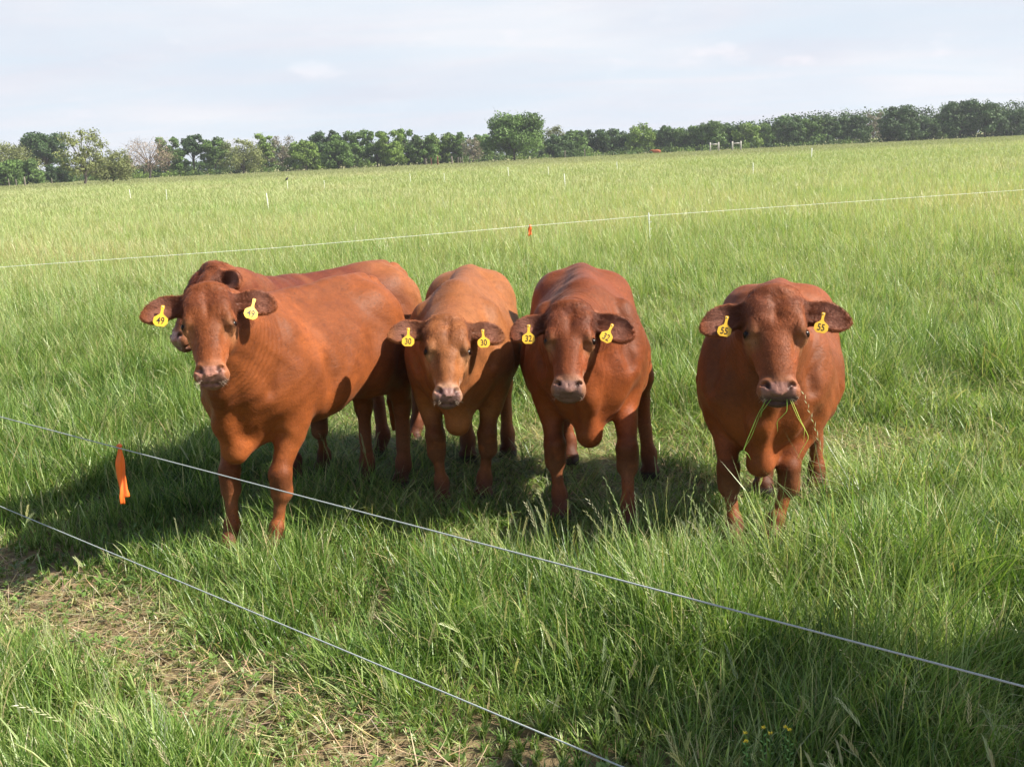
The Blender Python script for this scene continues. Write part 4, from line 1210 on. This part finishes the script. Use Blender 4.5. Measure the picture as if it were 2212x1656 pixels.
for px0, px1, D, lb in ((1534, 1552, 232, 'pale timber fence brace of two posts and a rail, left one of two'), (1582, 1600, 228, 'pale timber fence brace of two posts and a rail, right one of two'), (2188, 2206, 262, 'pale timber brace at the far right edge under the trees')):
    a, b = far_xy(px0, D), far_xy(px1, D); r_ = empty('fence_brace', (a[0], a[1], 0)); dx_ = b[0]-a[0]
    for xx_ in (0, dx_):
        p_ = timber('post', [[xx_, 0, -.1], [xx_, 0, 1.0], [xx_, 0, 1.9]], .17, MWP, r_)
    timber('rail', [[0, 0, 1.45], [dx_, 0, 1.50]], .13, MWP, r_)
    tag(r_, lb, 'fence', 'timber braces far across the field')

# far red cow lying by the woods
def far_cow():
    B = Body()
    B.ell((0, 0, .85), (1.0, .36, .42), None, .05); B.cone((.75, 0, 1.0), (1.25, 0, 1.15), .24, .15, k=.1); B.cone((1.25, 0, 1.15), (1.62, 0, .92), .14, .09, k=.05)
    for sx_ in (-.7, .6):
        for sy_ in (-.17, .17): B.cone((sx_, sy_, .6), (sx_, sy_, .02), .13, .06, k=.08)
    for s_ in (-1, 1): B.cone((1.22, s_*.1, 1.2), (1.16, s_*.30, 1.18), .05, .03, k=.03)
    B.cone((-.95, 0, 1.05), (-1.05, 0, .4), .05, .03, k=.03)
    V, Q = B.polygonise(.03); V = V*np.array([.95, .95, .95])
    me = mesh_np('far_cow', V, Q); g_ = far_xy(1418, 255)
    r_ = empty('cow', (g_[0], g_[1], -.25), math.radians(172)); obj('body', me, simple_mat('far_red_coat', (.34, .09, .03), .7), r_)
    tag(r_, 'tiny red cow far across the field before the woods, right of the lone oak', 'cow')
far_cow()

# grass hanging from the mouth of cow 55
if '55' in FR:
    G, ul, vl, wl, root, M_, org, hs = FR['55']
    def wpt(p): return org+M_.T@np.asarray(p)
    MS = grass_mat('chewed_grass', .25)
    def stalk(start, pts, w, lb, col):
        P = [wpt(G(*start))]
        for px, py, dY in pts: P.append(at_y(px, py, P[0][1]+dY))
        P = np.array(P); n = 24
        s_ = np.linspace(0, 1, len(P)); t = np.linspace(0, 1, n)
        C = np.stack([np.interp(t, s_, P[:, i]) for i in range(3)], 1)
        C[1:-1] = (C[:-2]+C[1:-1]*2+C[2:])/4
        ww = w*np.interp(t, [0, .2, .8, 1], [.8, 1, .8, .15])
        v, q = tube_np(C, ww*.5, 5); v0_ = v.mean(0)*0+P[0]
        me = mesh_np('grass_stalk', v-v0_, q); set_col(me, np.tile(np.array(col)*1.5, (len(v), 1)))
        o = obj('grass_stalk', me, MS); o.location = v0_; tag(o, lb, 'grass stalk', 'grass hanging from the mouth of cow 55')
    gcol = (.20, .34, .06); yc = (.40, .46, .10)
    stalk((.492, -.050, -.005), [(1622, 945, 0), (1603, 975, 0), (1592, 1000, 0)], .0024, 'long green stalk hanging down left from the mouth of cow 55', gcol)
    stalk((.490, -.046, .000), [(1637, 895, 0), (1605, 972, -.01), (1615, 980, -.01), (1622, 993, -.01)], .003, 'forked green stem beside the long stalk at the left of cow 55\'s mouth', gcol)
    stalk((.495, -.030, .000), [(1645, 890, 0), (1643, 902, 0)], .003, 'short green blade under the middle of cow 55\'s mouth', gcol)
    stalk((.495, .035, .004), [(1700, 888, -.01), (1678, 910, -.01), (1680, 932, -.01)], .0026, 'folded green blade hanging under the right nostril of cow 55', gcol)
    stalk((.488, .052, .000), [(1728, 905, -.01), (1748, 945, -.01), (1731, 972, -.01), (1722, 992, -.01)], .0030, 'yellow green stem bent sharply at the right of cow 55\'s mouth', yc)
    stalk((.490, .045, .002), [(1722, 900, -.01), (1738, 925, -.01), (1736, 955, -.01)], .0022, 'thin yellow stem inside the bent one at the right of cow 55\'s mouth', yc)

# yellow clover flowers in the shaded grass at the bottom
MY = simple_mat('yellow_petal', (.80, .60, .02), .6, var=.1); MG = simple_mat('clover_stem', (.12, .26, .05), .6)
def flower():
    root = empty('yellow_wildflower', (0, 0, 0))
    v, q = tube_np(np.array([[0, 0, 0], [.006, 0, .06], [.004, .004, .125]]), .0012, 5); obj('stem', mesh_np('stem', v, q), MG, root)
    V = []; Q = []
    for j in range(12):
        a = j*2.4; r_ = .004+.006*(j % 3)/2; z = .125+.007*(1-j/12)
        c = np.array([.004+math.cos(a)*r_*.6, .004+math.sin(a)*r_*.6, z]); d = np.array([math.cos(a), math.sin(a), .5])*.006; s_ = np.array([-math.sin(a), math.cos(a), 0])*.003
        k = len(V); V += [c-s_, c+s_, c+d+s_*.6, c+d-s_*.6]; Q.append((k, k+1, k+2, k+3))
    obj('petals', mesh_np('petals', np.array(V), np.array(Q), None, False), MY, root)
    V = []; Q = []
    for j in range(9):
        a = j*2.1; z = .02+.010*j; c = np.array([.005, 0, z]); d = np.array([math.cos(a), math.sin(a), .35])*.020; s_ = np.array([-math.sin(a), math.cos(a), 0])*.006
        k = len(V); V += [c, c+d*.5+s_, c+d, c+d*.5-s_]; Q.append((k, k+1, k+2, k+3))
    obj('leaves', mesh_np('leaves', np.array(V), np.array(Q), None, False), MG, root)
    return root
FL = [(1608, 1574, 'yellow wildflower at the left end of the little patch, upper one of two'), (1613, 1592, 'yellow wildflower at the left end of the little patch, lower one of two'),
 (1652, 1561, 'yellow wildflower in the middle of the little patch, above the others'), (1664, 1572, 'yellow wildflower in the middle of the little patch, just under the top one'),
 (1694, 1560, 'yellow wildflower at the right end of the little patch, left of its neighbour'), (1704, 1567, 'yellow wildflower farthest right in the little patch')]
f0 = flower()
for i, (px, py, lb) in enumerate(FL):
    r_ = f0
    if i:
        r_ = f0.copy(); COL.objects.link(r_)
        for ch in [c for c in f0.children]:
            c2 = ch.copy(); COL.objects.link(c2); c2.parent = r_
    h_ = .15+.02*(i % 3); g_ = gnd(px, py, h_); r_.location = (g_[0], g_[1], h_-.13); r_.rotation_euler = (0, 0, i*1.3); r_.scale = (.62, .62, .9)
    tag(r_, lb, 'flower', 'yellow wildflowers low in the grass')
# ------------------------------------------------------------------ trees
def leaf_mat(name, trans=.18):
    mt, n = material(name)
    vc = n.n('ShaderNodeVertexColor', layer_name='Col')
    d = n.n('ShaderNodeBsdfPrincipled', i={'Base Color': vc, 'Roughness': .6, 'Specular IOR Level': .25})
    tr = n.n('ShaderNodeBsdfTranslucent', i={'Color': (vc, 0)})
    n.n('ShaderNodeOutputMaterial', i={0: n.n('ShaderNodeMixShader', i={0: trans, 1: d, 2: tr})})
    return mt
ML = leaf_mat('tree_foliage'); MB = simple_mat('tree_bark', (.075, .062, .052), .9, var=.4, scale=3, bump=.5)
KINDS = {  # base colour, leaf size, leaves per lobe, lobe fill
 'dark':  ((.055, .100, .034), .55, 300, .55), 'green': ((.100, .170, .042), .55, 300, .55), 'bright': ((.155, .235, .048), .55, 290, .55),
 'olive': ((.18, .205, .075), .40, 170, .9), 'brown': ((.34, .26, .19), .24, 60, .98), 'grey': ((.22, .20, .14), .36, 130, .9), 'blue': ((.075, .130, .044), .55, 300, .55)}
def leaves(cen, rad, n, size, col, fill, r):
    """small faces scattered through one lobe, facing every way"""
    d = r.normal(size=(n, 3)); d /= np.linalg.norm(d, axis=1)[:, None]
    rr = 1-fill*r.random(n)**2
    rr *= 1+.22*np.sin(d[:, 0]*5+cen[0])*np.sin(d[:, 2]*6+cen[2])+.12*r.normal(size=n)
    p = cen+d*rr[:, None]*rad
    nrm = d+r.normal(size=(n, 3))*.8; nrm /= np.linalg.norm(nrm, axis=1)[:, None]
    a = np.cross(nrm, r.normal(size=(n, 3))); a /= np.linalg.norm(a, axis=1)[:, None]+1e-9; b = np.cross(nrm, a)
    s = size*r.uniform(.45, 1.15, (n, 1))
    V = np.stack([p-a*s*.5, p+b*s*.38, p+a*s*.5, p-b*s*.38], 1).reshape(-1, 3)
    c = np.array(col)*(r.uniform(.7, 1.3, (n, 1)))*np.array([1, 1, 1]); return V, np.repeat(c, 4, 0)
def make_tree(x, y, Hh, Wd, kind, label, group, base=.12, lift=.0, seed=0, dens=1.0, gaps=0.0, name='tree', spread=1.0, z0=0.0):
    r = np.random.default_rng(seed+100)
    col, ls, nl, fill = KINDS[kind]
    root = empty(name, (x, y, z0)); R = Wd/2
    cb = Hh*(base+lift)                                 # bottom of the crown
    # limbs
    tr = max(.16, Hh*.022); top = np.array([r.normal()*.25, r.normal()*.25, cb+(Hh-cb)*.45])
    V = []; Q = []; o = 0
    def limb(P, rad):
        nonlocal o
        v, q = tube_np(np.array(P), np.array(rad), 7); V.append(v); Q.append(q+o); o += len(v)
    limb([[0, 0, -.2], [0, 0, .3], [r.normal()*.12, 0, cb*.6+.5], top*.7, top], [tr*1.7, tr*1.15, tr, tr*.7, tr*.35])
    nlobe = int(15*spread*(.8+.4*(Wd/9)))
    lobes = []
    for k in range(nlobe):
        a = 2*np.pi*(k*.618+r.random()*.12); t = (k+.5)/nlobe
        zz = cb+(Hh-cb)*(.12+.80*t)
        prof = np.sqrt(max(.0, 1-abs((zz-(cb+(Hh-cb)*.42))/((Hh-cb)*.62))**2.2))
        rr = R*prof*r.uniform(.45, .90)
        c = np.array([math.cos(a)*rr, math.sin(a)*rr, zz]); lr = R*r.uniform(.22, .46)*(1-.15*t)
        lobes.append((c, lr))
    if kind != 'brown': lobes.append((np.array([0, 0, cb+(Hh-cb)*.45]), R*.45))
    LV = []; LC = []
    for i, (c, lr) in enumerate(lobes):
        if r.random() < gaps: continue
        lim0 = np.array([0, 0, cb*.7+.1*Hh*r.random()+.25*(c[2]-cb)])
        limb([lim0, lim0*.5+c*.5+[0, 0, .08*Hh*r.random()], c], [tr*.42, tr*.28, tr*.10])
        for j in range(2 if kind in ('brown', 'grey', 'olive') else 1):
            e = c+r.normal(size=3)*lr*.7; limb([c*.7+lim0*.3, e], [tr*.14, tr*.05])
        sh = r.uniform(.75, 1.3)
        n = int(nl*dens*(lr/1.6)**1.6*1.2); rad = np.array([lr, lr, lr*r.uniform(.55, .85)])
        v, c_ = leaves(c, rad, max(30, n), ls, np.array(col)*sh, fill, r); LV.append(v); LC.append(c_)
    tv = obj('trunk', mesh_np('trunk', np.concatenate(V), np.concatenate(Q)), MB, root)
    LV = np.concatenate(LV); LC = np.concatenate(LC)
    LV[:, 2] = np.maximum(LV[:, 2], .05)
    me = mesh_np('crown', LV, np.arange(len(LV)).reshape(-1, 4), None, False); set_col(me, LC)
    obj('crown', me, ML, root)
    tag(root, label, 'tree', group)
    return root
# px left, px right, top py, distance, kind, lift, gaps, label
TG = 'trees of the woodland edge across the field'
TREES = [
 (-62, 62, 305, 262, 'olive', .0, .1, 'hazy olive tree cut off by the left edge of the picture'),
 (-30, 40, 340, 240, 'green', .0, .0, 'low green tree at the far left corner in front of the hazy one'),
 (30, 84, 338, 250, 'green', .0, .0, 'low bushy green tree left of the gappy dark oak'),
 (64, 142, 289, 275, 'dark', .34, .30, 'dark gappy oak with sky showing through, left of the pale olive tree'),
 (104, 150, 352, 255, 'dark', .0, .0, 'low dark tree under the gappy oak'),
 (132, 232, 271, 190, 'olive', .05, .05, 'large pale olive tree standing alone before the woods on the left, trunk showing'),
 (196, 290, 326, 205, 'olive', .0, .0, 'low spreading olive tree touching the right side of the pale olive one'),
 (236, 284, 315, 262, 'olive', .0, .0, 'rounded olive tree left of the leafless brown one'),
 (274, 372, 296, 258, 'brown', .06, .0, 'nearly leafless pinkish brown tree with branches showing'),
 (344, 388, 294, 282, 'green', .25, .1, 'green crown rising behind the right side of the leafless tree'),
 (372, 404, 320, 272, 'green', .0, .0, 'slim green tree right of the leafless tree'),
 (398, 442, 285, 275, 'dark', .34, .15, 'dark rounded tree on a bare trunk with sky under its crown'),
 (440, 494, 296, 272, 'green', .22, .15, 'gappy green tree right of the dark rounded one on a bare trunk'),
 (490, 560, 293, 262, 'olive', .0, .0, 'broad dull olive tree in the left half of the woods'),
 (556, 598, 284, 280, 'bright', .1, .1, 'bright green flat topped crown behind the dull olive tree'),
 (588, 634, 286, 272, 'grey', .0, .0, 'greyish half leafless tree left of the bright green bank of trees'),
 (630, 690, 299, 262, 'bright', .0, .0, 'bright green rounded tree left of the tallest dark one'),
 (674, 728, 271, 275, 'dark', .2, .1, 'tall dark tree standing over its neighbours left of centre'),
 (700, 760, 300, 256, 'green', .0, .0, 'green tree at the foot of the tall dark one'),
 (722, 776, 283, 268, 'green', .0, .0, 'green tree just right of the tall dark one'),
 (762, 800, 276, 270, 'green', .0, .0, 'pointed green tree in the even row left of the lone oak'),
 (792, 838, 276, 262, 'green', .0, .0, 'full green tree of the even row, left of the bright one'),
 (822, 872, 276, 258, 'bright', .0, .0, 'bright leafy tree in the middle of the even row left of the lone oak'),
 (858, 902, 273, 264, 'green', .0, .0, 'highest green crown of the even row left of the lone oak'),
 (894, 940, 287, 262, 'green', .0, .0, 'low rounded green tree above the broken wooden posts'),
 (930, 972, 285, 268, 'bright', .0, .0, 'light green tree above the thick reddish post'),
 (962, 1006, 279, 268, 'green', .0, .0, 'green tree behind the three close wooden posts'),
 (1002, 1040, 290, 262, 'grey', .0, .0, 'dull brownish tree left of the lone oak'),
 (1020, 1062, 284, 282, 'green', .0, .0, 'green tree half hidden by the left of the lone oak'),
 (1044, 1178, 241, 248, 'green', .08, .22, 'great lone oak standing out before the woods in the centre'),
 (1172, 1226, 268, 285, 'olive', .0, .05, 'pale feathery crown just right of the lone oak'),
 (1186, 1232, 285, 270, 'blue', .0, .0, 'dark tree below the pale feathery crown right of the lone oak'),
 (1222, 1270, 277, 280, 'green', .0, .0, 'green tree behind the pair of dark wooden posts'),
 (1258, 1300, 274, 284, 'blue', .0, .0, 'dark bluish tree in the low stretch left of the yellow green one'),
 (1292, 1348, 276, 282, 'blue', .0, .0, 'broad dark tree sloping down to the gap left of the yellow green one'),
 (1338, 1372, 291, 284, 'green', .0, .0, 'lowest crown in the gap left of the yellow green tree'),
 (1356, 1410, 267, 278, 'bright', .0, .0, 'yellow green tree above the far red cow'),
 (1404, 1462, 271, 280, 'blue', .0, .0, 'dark rounded tree right of the yellow green one'),
 (1456, 1512, 269, 276, 'green', .0, .0, 'green tree left of the timber braces'),
 (1504, 1566, 261, 272, 'green', .0, .0, 'tallest green crown over the left timber brace'),
 (1560, 1600, 262, 274, 'blue', .0, .0, 'dark narrow tree over the right timber brace'),
 (1590, 1640, 264, 270, 'bright', .0, .05, 'lighter leafy tree just right of the timber braces'),
 (1632, 1682, 263, 272, 'green', .0, .0, 'green tree sloping up to the high dark wood on the right'),
 (1676, 1734, 245, 272, 'blue', .0, .0, 'first high dark tree of the right hand wood'),
 (1726, 1784, 248, 272, 'green', .0, .0, 'green tree above the tall grey white post'),
 (1776, 1826, 247, 272, 'blue', .0, .0, 'dark tree in the middle of the right hand wood'),
 (1816, 1872, 244, 272, 'blue', .0, .0, 'dark tree left of the greyish thin crown'),
 (1866, 1908, 236, 276, 'grey', .05, .1, 'greyish thin crown left of the round black green tree'),
 (1908, 1980, 226, 262, 'dark', .0, .0, 'round black green tree standing forward of the right hand wood'),
 (1972, 2024, 248, 272, 'blue', .0, .0, 'lower dark tree in the dip right of the round black green one'),
 (2016, 2060, 243, 274, 'green', .0, .0, 'green tree left of the great double crown'),
 (2038, 2112, 216, 262, 'dark', .08, .0, 'taller left crown of the great double tree near the right edge'),
 (2092, 2164, 222, 262, 'dark', .08, .03, 'lower right crown of the great double tree near the right edge'),
 (2158, 2236, 236, 266, 'blue', .05, .0, 'dark tree cut off by the right edge of the picture'),
]
for i, (x0, x1, ty, D, kind, lift, gaps, lb) in enumerate(TREES):
    pc = (x0+x1)/2; hy = 331-(pc-1106)*.0489
    sc_ = D/2335*1.02
    hh = (hy-ty)*sc_+H-(1.9 if 'great lone' in lb else .9); wd = (x1-x0)*sc_*(1.0 if D < 250 else 1.22)
    g_ = far_xy(pc, D)
    nm = 'oak_tree' if 'oak' in lb else ('bare_tree' if 'leafless' in lb and 'half' not in lb and 'crown' not in lb and 'slim' not in lb and 'left of' not in lb else 'tree')
    big = 1.5 if wd > 11 else 1.15
    make_tree(g_[0], g_[1], hh, wd, kind, lb, TG, seed=i, lift=lift, gaps=gaps, name=nm, spread=big, base=.14 if wd > 11 and D < 260 else .02, dens=1.25)

# far wood and brush behind: one leafy mass nobody could count
def brush():
    LV = []; LC = []; r = np.random.default_rng(77)
    for px in np.arange(-260, 2480, 5.5):
        D = 288+r.uniform(-4, 6); pc = px
        if D and 60 < px < 140: hgt = 3.0
        elif 285 < px < 480: hgt = 3.6
        else: hgt = np.interp(px, [-260, 150, 240, 500, 650, 900, 1150, 1340, 1650, 1720, 2480], [6, 3.5, 5, 5.5, 7, 6.5, 6, 5, 7, 8.5, 9])
        g_ = far_xy(px, D)
        n = int(34*hgt); z = r.uniform(0, 1, 1)
        for k in range(3):
            c = np.array([g_[0]+r.normal()*.6, g_[1]+r.normal()*2, hgt*(.22+.28*k)*r.uniform(.85, 1.1)])
            col = np.array(KINDS[('green', 'dark', 'blue')[r.integers(3)]][0])*r.uniform(.6, 1.2)
            v, c_ = leaves(c, np.array([1.5, 1.4, hgt*.22]), 70, .6, col, .8, r); LV.append(v); LC.append(c_)
        # hem of brush along the foot of the trees, nearer than the trunks
        if r.random() < .8:
            D2 = 268+r.uniform(-3, 3); g_ = far_xy(px, D2); hh = r.uniform(.8, 2.2)*(1 if px < 1700 else .8)
            col = np.array(KINDS[('green', 'dark', 'bright')[r.integers(3)]][0])*r.uniform(.7, 1.2)
            v, c_ = leaves(np.array([g_[0], g_[1], hh*.45]), np.array([1.3, 1.0, hh*.6]), 60, .45, col, .8, r); LV.append(v); LC.append(c_)
    LV = np.concatenate(LV); LC = np.concatenate(LC); LV[:, 2] = np.maximum(LV[:, 2], .02)
    me = mesh_np('woodland', LV, np.arange(len(LV)).reshape(-1, 4), None, False); set_col(me, LC)
    o = obj('distant_woodland', me, ML); tag(o, 'dark undergrowth and farther woods behind the trees along the horizon', 'woodland', None, 'stuff')
brush()
# a young tree outside the frame on the photographer's right: it shades the grass in the lower right corner
make_tree(7.15, 1.35, 5.9, 3.9, 'green', 'young leafy tree at the photographer\'s right, shading the grass in the near right corner', None, seed=901, base=.35, dens=1.0)

# the light haze that softens the far woods
def haze():
    v = np.array([(x, y, z) for z in (-1.0, 14.5) for y in (-620, 920) for x in (-1220, 1220)], float)
    q = np.array([(0, 2, 3, 1), (4, 5, 7, 6), (0, 1, 5, 4), (2, 6, 7, 3), (0, 4, 6, 2), (1, 3, 7, 5)])
    mt = bpy.data.materials.new('thin_haze'); mt.use_nodes = True; mt.node_tree.nodes.clear(); n = NT(mt.node_tree)
    vol = n.n('ShaderNodeVolumePrincipled', i={'Color': (.86, .90, 1.0, 1), 'Density': 0.00028, 'Anisotropy': .2})
    out = n.n('ShaderNodeOutputMaterial'); n.link(vol, 0, out, 'Volume')
    mt.cycles.homogeneous_volume = True
    o = obj('haze', mesh_np('haze', v, q, None, False), mt); tag(o, 'thin pale air haze over the field', 'haze', None, 'stuff')
haze()
